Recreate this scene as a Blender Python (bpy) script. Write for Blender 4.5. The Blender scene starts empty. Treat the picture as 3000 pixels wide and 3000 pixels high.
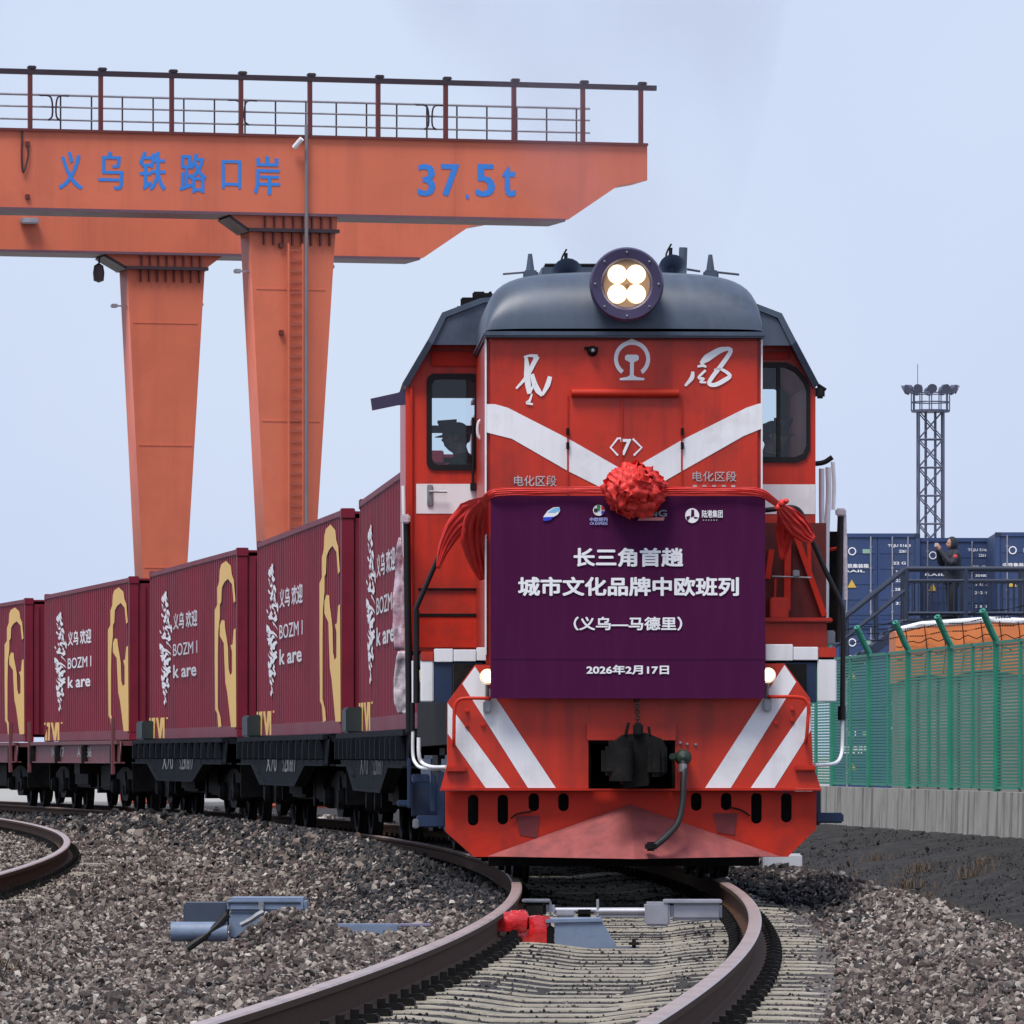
import bpy, bmesh, math, random
import numpy as np
from mathutils import Vector, Matrix, Euler, noise

R = math.radians
random.seed(7)
rng = np.random.default_rng(7)
scene = bpy.context.scene
COL = scene.collection

# ------------------------------------------------------------------ camera, sky, sun, exposure
FPX, HOR, EYE = 20000.0, 2216.0, 0.91        # focal length and horizon in photo pixels (3000 wide), eye height
cam_d = bpy.data.cameras.new('camera')
cam_d.sensor_width = 36.0
cam_d.lens = FPX / 3000 * 36.0
cam_d.shift_y = (HOR - 1500) / 3000
cam_d.clip_start, cam_d.clip_end = 0.5, 6000
cam = bpy.data.objects.new('camera', cam_d)
cam.location = (0, 0, EYE)
cam.rotation_euler = (R(90), 0, 0)
COL.objects.link(cam)
scene.camera = cam

SUN_TO = Vector((-0.30, -0.52, 1.15)).normalized()       # towards the sun: behind the camera, to the left
world = bpy.data.worlds.new('World')
scene.world = world
world.use_nodes = True
wn, wl = world.node_tree.nodes, world.node_tree.links
wn.clear()
w_out = wn.new('ShaderNodeOutputWorld')
w_bg = wn.new('ShaderNodeBackground')
w_bg.inputs['Strength'].default_value = 0.1
w_sky = wn.new('ShaderNodeTexSky')
w_sky.sky_type = 'NISHITA'
w_sky.sun_disc = False
w_sky.sun_elevation = math.asin(SUN_TO.z)
w_sky.sun_rotation = math.atan2(SUN_TO.x, SUN_TO.y)
w_sky.air_density, w_sky.dust_density, w_sky.ozone_density = 1.0, 3.0, 1.0
w_tc = wn.new('ShaderNodeTexCoord')
w_noise = wn.new('ShaderNodeTexNoise')
w_noise.inputs['Scale'].default_value = 5.0
w_noise.inputs['Detail'].default_value = 4.0
w_ramp = wn.new('ShaderNodeValToRGB')                    # the cloud deck: pale blue grey with soft paler patches
w_ramp.color_ramp.elements[0].position = 0.3
w_ramp.color_ramp.elements[0].color = (6.1, 6.95, 9.7, 1)
w_ramp.color_ramp.elements[1].position = 0.7
w_ramp.color_ramp.elements[1].color = (7.0, 8.05, 10.0, 1)
w_mix = wn.new('ShaderNodeMix')
w_mix.data_type = 'RGBA'
w_mix.inputs[0].default_value = 0.90
wl.new(w_tc.outputs['Generated'], w_noise.inputs['Vector'])
wl.new(w_noise.outputs['Fac'], w_ramp.inputs['Fac'])
wl.new(w_sky.outputs['Color'], w_mix.inputs[6])
wl.new(w_ramp.outputs['Color'], w_mix.inputs[7])
wl.new(w_mix.outputs[2], w_bg.inputs['Color'])
wl.new(w_bg.outputs['Background'], w_out.inputs['Surface'])

sun_d = bpy.data.lights.new('sun', 'SUN')
sun_d.energy = 3.5
sun_d.angle = R(22)
sun_d.color = (1.0, 0.95, 0.88)
sun = bpy.data.objects.new('sun', sun_d)
sun.rotation_euler = (-SUN_TO).to_track_quat('-Z', 'Y').to_euler()
COL.objects.link(sun)
scene.view_settings.view_transform = 'Standard'
scene.view_settings.look = 'None'
scene.view_settings.exposure = 0.0
scene.view_settings.gamma = 1.0
scene.cycles.max_bounces = 8
scene.cycles.transparent_max_bounces = 12
scene.cycles.volume_max_steps = 64

# ------------------------------------------------------------------ helpers
def lin(r, g, b):
    f = lambda c: (c / 255 / 12.92) if c / 255 <= 0.04045 else ((c / 255 + 0.055) / 1.055) ** 2.4
    return (f(r), f(g), f(b))

MATS = {}
def mat(name, col, rough=0.5, metal=0.0, var=0.12, scale=2.0, bump=0.0, bscale=60.0, dirt=None, streak=None,
        emit=None, spec=0.5, coat=0.0, hue=None):
    """painted or raw surface: base colour with soft variation, optional dirt patches / vertical streaks, fine relief"""
    m = bpy.data.materials.new(name)
    m.use_nodes = True
    nt = m.node_tree; n, l = nt.nodes, nt.links
    p = n['Principled BSDF']
    p.inputs['Roughness'].default_value = rough
    p.inputs['Metallic'].default_value = metal
    p.inputs['Specular IOR Level'].default_value = spec
    p.inputs['Coat Weight'].default_value = coat
    tc = n.new('ShaderNodeTexCoord')
    nz = n.new('ShaderNodeTexNoise')
    nz.inputs['Scale'].default_value = scale
    nz.inputs['Detail'].default_value = 6
    nz.inputs['Roughness'].default_value = 0.6
    l.new(tc.outputs['Object'], nz.inputs['Vector'])
    rp = n.new('ShaderNodeValToRGB')
    c1 = tuple(c * (1 - var) for c in col)
    c2 = tuple(min(1, c * (1 + var)) for c in col) if hue is None else hue
    rp.color_ramp.elements[0].position, rp.color_ramp.elements[1].position = 0.3, 0.7
    rp.color_ramp.elements[0].color = (*c1, 1)
    rp.color_ramp.elements[1].color = (*c2, 1)
    l.new(nz.outputs['Fac'], rp.inputs['Fac'])
    out = rp.outputs['Color']
    def overlay(out, colour, amount, vec, nscale, lo, hi):
        z = n.new('ShaderNodeTexNoise')
        z.inputs['Scale'].default_value = nscale
        z.inputs['Detail'].default_value = 7
        z.inputs['Roughness'].default_value = 0.65
        l.new(vec, z.inputs['Vector'])
        mr = n.new('ShaderNodeMapRange')
        mr.inputs[1].default_value, mr.inputs[2].default_value = lo, hi
        mr.inputs[3].default_value, mr.inputs[4].default_value = 0, amount
        l.new(z.outputs['Fac'], mr.inputs[0])
        mx = n.new('ShaderNodeMix'); mx.data_type = 'RGBA'
        l.new(mr.outputs[0], mx.inputs[0])
        l.new(out, mx.inputs[6])
        mx.inputs[7].default_value = (*colour, 1)
        return mx.outputs[2]
    if dirt:
        out = overlay(out, dirt[0], dirt[1], tc.outputs['Object'], dirt[2], 0.5, 0.72)
    if streak:
        mp = n.new('ShaderNodeMapping')
        mp.inputs['Scale'].default_value = streak[3] if len(streak) > 3 else (1, 1, 0.08)
        l.new(tc.outputs['Object'], mp.inputs['Vector'])
        out = overlay(out, streak[0], streak[1], mp.outputs['Vector'], streak[2], 0.48, 0.70)
    l.new(out, p.inputs['Base Color'])
    rr = n.new('ShaderNodeMapRange')
    rr.inputs[3].default_value, rr.inputs[4].default_value = max(0, rough - 0.1), min(1, rough + 0.12)
    l.new(nz.outputs['Fac'], rr.inputs[0]); l.new(rr.outputs[0], p.inputs['Roughness'])
    if bump:
        bz = n.new('ShaderNodeTexNoise')
        bz.inputs['Scale'].default_value = bscale
        bz.inputs['Detail'].default_value = 5
        l.new(tc.outputs['Object'], bz.inputs['Vector'])
        bp = n.new('ShaderNodeBump')
        bp.inputs['Strength'].default_value = bump
        bp.inputs['Distance'].default_value = 0.02
        l.new(bz.outputs['Fac'], bp.inputs['Height'])
        l.new(bp.outputs['Normal'], p.inputs['Normal'])
    if emit:
        p.inputs['Emission Color'].default_value = (*emit[0], 1)
        p.inputs['Emission Strength'].default_value = emit[1]
    MATS[name] = m
    return m

def new_obj(name, me, m=None, parent=None, loc=(0, 0, 0), rot=(0, 0, 0), smooth=None):
    if isinstance(me, bmesh.types.BMesh):
        b = me; me = bpy.data.meshes.new(name)
        bmesh.ops.recalc_face_normals(b, faces=b.faces[:])
        b.to_mesh(me); b.free()
    if m is not None and len(me.materials) == 0:
        me.materials.append(m)
    if smooth is not None:
        me.shade_smooth()
        me.set_sharp_from_angle(angle=R(smooth))
    o = bpy.data.objects.new(name, me)
    COL.objects.link(o)
    o.location, o.rotation_euler = loc, rot
    if parent is not None:
        o.parent = parent
    return o

def tag(o, label, cat, group=None, kind=None):
    if label: o['label'] = label
    if cat: o['category'] = cat
    if group: o['group'] = group
    if kind: o['kind'] = kind
    return o

def empty(name, loc=(0, 0, 0), rotz=0.0):
    o = bpy.data.objects.new(name, None)
    COL.objects.link(o)
    o.location, o.rotation_euler = loc, (0, 0, rotz)
    return o

def copy_tree(o, parent=None):
    c = o.copy(); COL.objects.link(c)
    if parent is not None: c.parent = parent
    for ch in [k for k in o.children]:
        copy_tree(ch, c)
    return c

def nb(): return bmesh.new()

def box(b, x0, x1, y0, y1, z0, z1, bev=0.0, M=None):
    t = bmesh.new()
    bmesh.ops.create_cube(t, size=1)
    for v in t.verts:
        v.co = Vector((x0 + (v.co.x + .5) * (x1 - x0), y0 + (v.co.y + .5) * (y1 - y0), z0 + (v.co.z + .5) * (z1 - z0)))
    if bev:
        bmesh.ops.bevel(t, geom=t.edges[:], offset=bev, segments=2, affect='EDGES')
    join(b, t, M)
    return b

def join(b, t, M=None):
    if M is not None: bmesh.ops.transform(t, matrix=M, verts=t.verts[:])
    vm = {}
    for v in t.verts: vm[v] = b.verts.new(v.co)
    for f in t.faces:
        try: b.faces.new([vm[v] for v in f.verts])
        except ValueError: pass
    t.free()

def cyl(b, p0, p1, r0, r1=None, n=16, cap=True):
    r1 = r0 if r1 is None else r1
    p0, p1 = Vector(p0), Vector(p1)
    ax = (p1 - p0).normalized()
    u = ax.orthogonal().normalized(); w = ax.cross(u)
    A = [b.verts.new(p0 + (u * math.cos(t) + w * math.sin(t)) * r0) for t in [2 * math.pi * i / n for i in range(n)]]
    B = [b.verts.new(p1 + (u * math.cos(t) + w * math.sin(t)) * r1) for t in [2 * math.pi * i / n for i in range(n)]]
    for i in range(n):
        b.faces.new((A[i], A[(i + 1) % n], B[(i + 1) % n], B[i]))
    if cap:
        b.faces.new(A[::-1]); b.faces.new(B)
    return b

def smooth_pts(pts, k=6):
    pts = [Vector(p) for p in pts]
    if len(pts) < 3: return pts
    q = [pts[0] * 2 - pts[1]] + pts + [pts[-1] * 2 - pts[-2]]
    out = []
    for i in range(1, len(q) - 2):
        a, p, c, d = q[i - 1], q[i], q[i + 1], q[i + 2]
        for j in range(k):
            t = j / k
            out.append(.5 * (2 * p + (c - a) * t + (2 * a - 5 * p + 4 * c - d) * t * t + (3 * p - a - 3 * c + d) * t ** 3))
    out.append(pts[-1])
    return out

def tube(b, pts, r, n=8, flat=1.0, sm=0, cap=True):
    """round (or flattened) tube through points; r may be a list"""
    pts = [Vector(p) for p in pts]
    if sm: 
        rs = r
        m0 = len(pts)
        pts = smooth_pts(pts, sm)
        if isinstance(r, (list, tuple)):
            r = [np.interp(i / (len(pts) - 1) * (m0 - 1), range(m0), rs) for i in range(len(pts))]
    if not isinstance(r, (list, tuple)): r = [r] * len(pts)
    rings = []
    up = None
    for i, p in enumerate(pts):
        d = (pts[min(i + 1, len(pts) - 1)] - pts[max(i - 1, 0)]).normalized()
        if up is None: up = d.orthogonal().normalized()
        up = (up - d * up.dot(d)).normalized()
        w = d.cross(up)
        rings.append([b.verts.new(p + (up * math.cos(t) * flat + w * math.sin(t)) * r[i]) for t in [2 * math.pi * k / n for k in range(n)]])
    for A, B in zip(rings, rings[1:]):
        for i in range(n):
            b.faces.new((A[i], A[(i + 1) % n], B[(i + 1) % n], B[i]))
    if cap:
        b.faces.new(rings[0][::-1]); b.faces.new(rings[-1])
    return b

def lathe(b, prof, n=24, axis='y', c=(0, 0, 0)):
    """profile [(radius, along)], revolved about an axis through c"""
    c = Vector(c); rings = []
    for r, a in prof:
        ring = []
        for i in range(n):
            t = 2 * math.pi * i / n
            u, w = r * math.cos(t), r * math.sin(t)
            ring.append(b.verts.new(c + (Vector((u, a, w)) if axis == 'y' else Vector((u, w, a)) if axis == 'z' else Vector((a, u, w)))))
        rings.append(ring)
    for A, B in zip(rings, rings[1:]):
        for i in range(n):
            b.faces.new((A[i], A[(i + 1) % n], B[(i + 1) % n], B[i]))
    for ring in (rings[0], rings[-1]):
        try: b.faces.new(ring)
        except ValueError: pass
    return b

def plate_mesh(loops, thick, name='plate'):
    """flat plate with holes, outline in (x, z), lying in y 0..thick, front face towards -y"""
    cu = bpy.data.curves.new(name, 'CURVE')
    cu.dimensions = '2D'; cu.fill_mode = 'BOTH'; cu.extrude = thick / 2
    for lp in loops:
        s = cu.splines.new('POLY'); s.points.add(len(lp) - 1)
        for i, q in enumerate(lp): s.points[i].co = (q[0], q[1], 0, 1)
        s.use_cyclic_u = True
    o = bpy.data.objects.new(name, cu)
    me = bpy.data.meshes.new_from_object(o)
    bpy.data.objects.remove(o); bpy.data.curves.remove(cu)
    for v in me.vertices:
        x, y, z = v.co
        v.co = (x, thick / 2 - z, y)
    return me

def plate(name, loops, d, thick, m, parent, **k):
    me = plate_mesh(loops, thick, name)
    for v in me.vertices: v.co.y += d
    return new_obj(name, me, m, parent, **k)

def rrect(x0, x1, z0, z1, r, n=5):
    out = []
    for cx, cz, a in ((x1 - r, z1 - r, 0), (x0 + r, z1 - r, 90), (x0 + r, z0 + r, 180), (x1 - r, z0 + r, 270)):
        for i in range(n + 1):
            t = R(a + 90 * i / n)
            out.append((cx + r * math.cos(t), cz + r * math.sin(t)))
    return out

def circle(cx, cz, r, n=24, a0=0, a1=360):
    return [(cx + r * math.cos(R(a0 + (a1 - a0) * i / n)), cz + r * math.sin(R(a0 + (a1 - a0) * i / n))) for i in range(n)]

def stroke_bm(pts, widths, sm=4, b=None):
    """brush stroke in the xz plane (y = 0)"""
    b = b or nb()
    P = [Vector((p[0], 0, p[1])) for p in pts]
    Q = smooth_pts(P, sm) if sm else P
    W = [np.interp(i / (len(Q) - 1) * (len(P) - 1), range(len(P)), widths) for i in range(len(Q))] if isinstance(widths, (list, tuple)) else [widths] * len(Q)
    L, Rr = [], []
    for i, p in enumerate(Q):
        d = (Q[min(i + 1, len(Q) - 1)] - Q[max(i - 1, 0)]).normalized()
        nrm = Vector((-d.z, 0, d.x))
        L.append(b.verts.new(p + nrm * W[i] / 2)); Rr.append(b.verts.new(p - nrm * W[i] / 2))
    for i in range(len(Q) - 1):
        b.faces.new((L[i], L[i + 1], Rr[i + 1], Rr[i]))
    return b

def text_mesh(body, bold=0.0, ext=0.0, res=3):
    """lettering as a mesh in the xz plane, fitted to the unit box 0..1 x 0..1 ; returns mesh and its raw aspect (w/h)"""
    cu = bpy.data.curves.new('lettering', 'FONT')
    cu.body = body; cu.resolution_u = res; cu.fill_mode = 'FRONT'
    o = bpy.data.objects.new('lettering', cu)
    me = bpy.data.meshes.new_from_object(o)
    bpy.data.objects.remove(o); bpy.data.curves.remove(cu)
    co = np.array([v.co[:] for v in me.vertices])
    if len(co) == 0: return me, 1.0
    if bold:                                                # heavier weight: the glyphs laid over themselves, each a hair further out
        b = nb()
        for k, (dx, dy) in enumerate(((0, 0), (1, 0), (-1, 0), (0, 1), (0, -1), (.7, .7), (-.7, .7), (.7, -.7), (-.7, -.7))):
            t = bmesh.new(); t.from_mesh(me); join(b, t, Matrix.Translation((dx * bold, dy * bold, -.0003 * k)))
        me = bpy.data.meshes.new('lettering'); b.to_mesh(me); b.free()
        co = np.array([v.co[:] for v in me.vertices])
    mn, mx = co.min(0), co.max(0)
    w, h = mx[0] - mn[0], mx[1] - mn[1]
    for v in me.vertices:
        v.co = ((v.co.x - mn[0]) / w, v.co.z, (v.co.y - mn[1]) / h)
    return me, w / h

def lettering(body, x0, x1, z0, z1, d, m, parent, bold=0.0, name='lettering', thickv=0.0):
    """words fitted to the box x0..x1, z0..z1 on a plane y = d facing -y"""
    me, asp = text_mesh(body, bold)
    if thickv:                                              # heavier uprights than horizontals, as in song type
        b = nb()
        for k, sx in enumerate((-1, 0, 1)):
            t = bmesh.new(); t.from_mesh(me)
            join(b, t, Matrix.Translation((sx * thickv, k * 0.0015 / 1.0, 0)))
        me = bpy.data.meshes.new(name); b.to_mesh(me); b.free()
    for v in me.vertices:
        v.co = (x0 + v.co.x * (x1 - x0), v.co.y, z0 + v.co.z * (z1 - z0))
    return new_obj(name, me, m, parent, loc=(0, d, 0))

class Frame:
    """a thing's own frame (origin, heading); px() turns a photo pixel into its own coordinates on the plane y = ly"""
    def __init__(s, O, rz):
        s.O = Vector(O); s.u = Vector((math.cos(rz), math.sin(rz), 0)); s.n = Vector((-math.sin(rz), math.cos(rz), 0)); s.rz = rz
    def px(s, x, y, ly=0.0):
        D = Vector(((x - 1500) / FPX, 1, (HOR - y) / FPX)); E = Vector((0, 0, EYE))
        t = (ly + (s.O - E).dot(s.n)) / D.dot(s.n)
        P = E + D * t - s.O
        return (P.dot(s.u), P.z)

def at(x, y, Y):
    return Vector(((x - 1500) * Y / FPX, Y, EYE + (HOR - y) * Y / FPX))

def copy_mesh_bm(me):
    b = bmesh.new(); b.from_mesh(me); return b

def apply_mods(o):
    """replace an object's mesh by its evaluated one"""
    dg = bpy.context.evaluated_depsgraph_get()
    me = bpy.data.meshes.new_from_object(o.evaluated_get(dg))
    o.modifiers.clear(); old = o.data; o.data = me
    return o

# ------------------------------------------------------------------ materials
m_red = mat('red_loco_paint', (0.53, 0.032, 0.013), 0.36, spec=0.40, var=0.12, scale=1.5, dirt=((0.17, 0.022, 0.016), 0.55, 2.2), streak=((0.20, 0.02, 0.015), 0.55, 6.0), bump=0.12, bscale=3)
m_red_dirty = mat('dirty_red_plough_paint', (0.28, 0.075, 0.072), 0.7, spec=0.2, var=0.25, scale=4, dirt=((0.10, 0.045, 0.05), 0.7, 3.5), streak=((0.40, 0.10, 0.10), 0.5, 6.0), bump=0.15, bscale=30)
m_red_low = mat('red_skirt_paint', (0.50, 0.026, 0.010), 0.5, spec=0.25, var=0.12, scale=2, dirt=((0.09, 0.02, 0.02), 0.55, 3.0), bump=0.05, bscale=15)
m_white = mat('white_loco_paint', (0.80, 0.80, 0.83), 0.45, var=0.05, dirt=((0.36, 0.34, 0.33), 0.35, 3.0), streak=((0.42, 0.40, 0.40), 0.25, 8.0), bump=0.02)
m_white_clean = mat('white_lettering', (0.82, 0.82, 0.84), 0.6, var=0.02)
m_blue = mat('dark_blue_paint', (0.012, 0.030, 0.085), 0.5, var=0.2, dirt=((0.02, 0.02, 0.025), 0.6, 4.0))
m_roof = mat('blue_grey_roof_paint', (0.056, 0.078, 0.118), 0.42, var=0.14, scale=2.5, dirt=((0.022, 0.027, 0.036), 0.55, 3.0), streak=((0.10, 0.12, 0.15), 0.35, 7.0, (1, 0.3, 0.2)), bump=0.06, bscale=8)
m_black = mat('black_paint', (0.008, 0.008, 0.010), 0.45, var=0.2, spec=0.3)
m_grime = mat('grimy_black_steel', (0.008, 0.0076, 0.008), 0.7, spec=0.14, var=0.35, scale=6, dirt=((0.028, 0.022, 0.019), 0.6, 5.0), bump=0.2, bscale=25)
m_steel = mat('dull_bare_steel', (0.30, 0.31, 0.33), 0.45, 0.7, var=0.2, scale=8, dirt=((0.10, 0.09, 0.085), 0.5, 9.0))
m_rubber = mat('black_rubber', (0.010, 0.010, 0.011), 0.6, var=0.2, bump=0.1, bscale=80)
m_lampring = mat('purple_black_lamp_ring', (0.042, 0.030, 0.080), 0.35, var=0.15, scale=6)
m_reflect = mat('lamp_reflector', (0.42, 0.25, 0.13), 0.6, 0.0, var=0.05)
m_lamp = mat('lit_headlamp', (0.9, 0.85, 0.75), 0.3, emit=((1.0, 0.84, 0.62), 7.0))
m_lamp_rim = mat('warm_lamp_rim', (0.9, 0.7, 0.45), 0.4, emit=((1.0, 0.74, 0.42), 1.35))
m_purple = mat('purple_banner_print', (0.060, 0.0055, 0.044), 0.75, spec=0.12, var=0.06, scale=1.2, streak=((0.075, 0.012, 0.062), 0.4, 3.0, (6, 1, 0.5)), bump=0.02, bscale=5)
m_cloth = mat('red_satin_cloth', (0.62, 0.024, 0.018), 0.55, var=0.12, scale=6, spec=0.5)
m_maroon = mat('maroon_container_paint', (0.180, 0.013, 0.030), 0.5, spec=0.2, var=0.10, scale=0.6, dirt=((0.070, 0.010, 0.016), 0.55, 1.0), streak=((0.16, 0.04, 0.045), 0.35, 2.5))
m_maroon_l = mat('maroon_wagon_paint', (0.15, 0.040, 0.048), 0.6, var=0.2, scale=1.5, dirt=((0.06, 0.03, 0.03), 0.6, 2.0))
m_gold = mat('gold_container_print', (0.82, 0.50, 0.12), 0.5, var=0.06, scale=0.7)
m_wagon = mat('black_wagon_paint', (0.009, 0.012, 0.017), 0.8, spec=0.08, var=0.3, scale=1.5, dirt=((0.024, 0.024, 0.026), 0.5, 2.5), streak=((0.04, 0.04, 0.045), 0.3, 4.0))
m_mark = mat('chalky_white_markings', (0.42, 0.42, 0.44), 0.8, var=0.3, scale=5)
m_crane = mat('orange_red_crane_paint', (0.62, 0.155, 0.085), 0.5, spec=0.3, var=0.08, scale=0.3, dirt=((0.46, 0.10, 0.055), 0.5, 0.5), streak=((0.40, 0.095, 0.06), 0.45, 1.2))
m_crane_d = mat('dark_red_crane_steel', (0.115, 0.018, 0.016), 0.5, var=0.15)
m_crane_k = mat('blackish_crane_steel', (0.030, 0.014, 0.022), 0.5, var=0.15)
m_sign_blue = mat('blue_sign_lettering', (0.030, 0.20, 0.62), 0.55, var=0.08, scale=1.0)
m_galv = mat('galvanised_steel', (0.36, 0.36, 0.40), 0.4, 0.5, var=0.15, scale=4)
m_concrete = mat('weathered_concrete', (0.40, 0.385, 0.35), 0.85, var=0.12, scale=1.5, dirt=((0.22, 0.21, 0.19), 0.6, 2.0), streak=((0.070, 0.064, 0.056), 0.95, 3.4), bump=0.2, bscale=18)
m_sleeper = mat('weathered_concrete_sleeper', (0.285, 0.255, 0.205), 0.9, var=0.28, scale=5, dirt=((0.08, 0.068, 0.055), 0.8, 7.0), bump=0.35, bscale=40)
m_rail = mat('rusty_rail_steel', (0.058, 0.027, 0.013), 0.8, 0.0, spec=0.2, var=0.3, scale=5, dirt=((0.03, 0.02, 0.018), 0.5, 9.0), bump=0.15, bscale=30)
m_railtop = mat('worn_rail_head', (0.42, 0.32, 0.29), 0.34, 0.45, var=0.2, scale=3)
m_green = mat('green_fence_coating', (0.026, 0.25, 0.165), 0.5, var=0.12, scale=3)
m_bluebox = mat('blue_container_paint', (0.022, 0.050, 0.145), 0.5, var=0.15, scale=0.8, dirt=((0.04, 0.05, 0.09), 0.5, 1.5), streak=((0.06, 0.07, 0.10), 0.3, 3.0))
m_navy = mat('navy_railing_paint', (0.016, 0.026, 0.055), 0.5, var=0.2)
m_orange = mat('orange_tarpaulin', (0.60, 0.17, 0.045), 0.6, var=0.15, scale=1.0, dirt=((0.42, 0.13, 0.05), 0.6, 1.5), bump=0.3, bscale=5)
m_mast = mat('galvanised_mast_steel', (0.085, 0.095, 0.15), 0.5, 0.3, var=0.15)
m_machine = mat('blue_grey_machine_paint', (0.165, 0.215, 0.31), 0.5, var=0.1, scale=5, dirt=((0.09, 0.10, 0.12), 0.5, 8.0), bump=0.05)
m_machine_d = mat('dark_slate_machine_paint', (0.040, 0.055, 0.082), 0.5, var=0.15, scale=5)
m_plastic = mat('red_plastic_wrap', (0.62, 0.018, 0.022), 0.25, var=0.15, scale=14, coat=0.5, bump=0.3, bscale=40)
m_yellow = mat('yellow_warning_print', (0.62, 0.40, 0.06), 0.5, var=0.05)
m_skin = mat('skin', (0.42, 0.22, 0.15), 0.5, var=0.08, scale=10)
m_uniform = mat('dark_green_uniform_cloth', (0.018, 0.026, 0.024), 0.8, var=0.2, scale=8, bump=0.2, bscale=60)
m_coat = mat('black_blue_padded_coat', (0.014, 0.018, 0.030), 0.75, var=0.25, scale=7, bump=0.3, bscale=30)
m_trouser = mat('dark_trousers_cloth', (0.016, 0.020, 0.026), 0.85, var=0.2, scale=9, bump=0.2, bscale=50)
m_grass = mat('dry_grass', (0.12, 0.075, 0.042), 0.9, var=0.35, scale=0.8)
m_greenweed = mat('green_weed', (0.055, 0.10, 0.022), 0.8, var=0.35, scale=0.8)
m_film = mat('crumpled_pale_plastic', (0.56, 0.50, 0.54), 0.3, var=0.25, scale=9, coat=0.3, bump=0.4, bscale=25)
m_pinkfilm = mat('crumpled_pink_plastic', (0.55, 0.22, 0.32), 0.3, var=0.4, scale=7, hue=(0.62, 0.55, 0.62), coat=0.3, bump=0.4, bscale=25)

def glass_mat(name, tint, alpha):
    m = bpy.data.materials.new(name); m.use_nodes = True
    n, l = m.node_tree.nodes, m.node_tree.links
    n.remove(n['Principled BSDF'])
    g = n.new('ShaderNodeBsdfGlossy'); g.inputs['Roughness'].default_value = 0.03
    t = n.new('ShaderNodeBsdfTransparent'); t.inputs['Color'].default_value = (*tint, 1)
    f = n.new('ShaderNodeFresnel'); f.inputs['IOR'].default_value = 1.45
    mx = n.new('ShaderNodeMixShader')
    l.new(f.outputs[0], mx.inputs[0]); l.new(t.outputs[0], mx.inputs[1]); l.new(g.outputs[0], mx.inputs[2])
    l.new(mx.outputs[0], n['Material Output'].inputs['Surface'])
    return m
m_glass = glass_mat('window_glass', (0.86, 0.92, 0.94), 0.1)

# ------------------------------------------------------------------ the track's line, fitted to the photograph
_tp = np.array([(20, -.60), (23.2, -.28), (25.3, -.13), (29.5, .13), (32.3, .30), (37.4, .55), (40, .66), (45, .80), (49.4, .86), (56, .68),
                (64, .30), (75.8, -.55), (90.5, -2.2), (105, -4.35), (120.5, -7.1), (135, -10.1), (150, -13.6)])
_tc = np.polyfit((_tp[:, 0] - 70) / 40, _tp[:, 1], 5)
def track_x(Y):
    Y = np.asarray(Y, float)
    v = np.polyval(_tc, (np.clip(Y, 21, 148) - 70) / 40)
    s0 = (np.polyval(_tc, (22 - 70) / 40) - np.polyval(_tc, (21 - 70) / 40))
    s1 = (np.polyval(_tc, (148 - 70) / 40) - np.polyval(_tc, (147 - 70) / 40))
    return v + np.where(Y < 21, (Y - 21) * s0, 0) + np.where(Y > 148, (Y - 148) * s1, 0)
_sp = np.array([(20, -5.4), (35, -4.85), (45, -4.72), (53.7, -4.78), (62, -4.98), (71.6, -5.38), (85, -6.5), (101, -8.36), (120, -11.4), (140, -15.3)])
_sc = np.polyfit((_sp[:, 0] - 70) / 40, _sp[:, 1], 4)
def siding_x(Y):
    return np.polyval(_sc, (np.asarray(Y, float) - 70) / 40)
WALL_A, WALL_K = (5.80, 111.7), -0.0937            # retaining wall line: X = 5.8 - 0.0937 (Y - 111.7)
def wall_x(Y): return WALL_A[0] + WALL_K * (np.asarray(Y, float) - WALL_A[1])
def heading(Y): return math.atan2(-(float(track_x(Y + .5)) - float(track_x(Y - .5))), 1.0)

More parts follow.
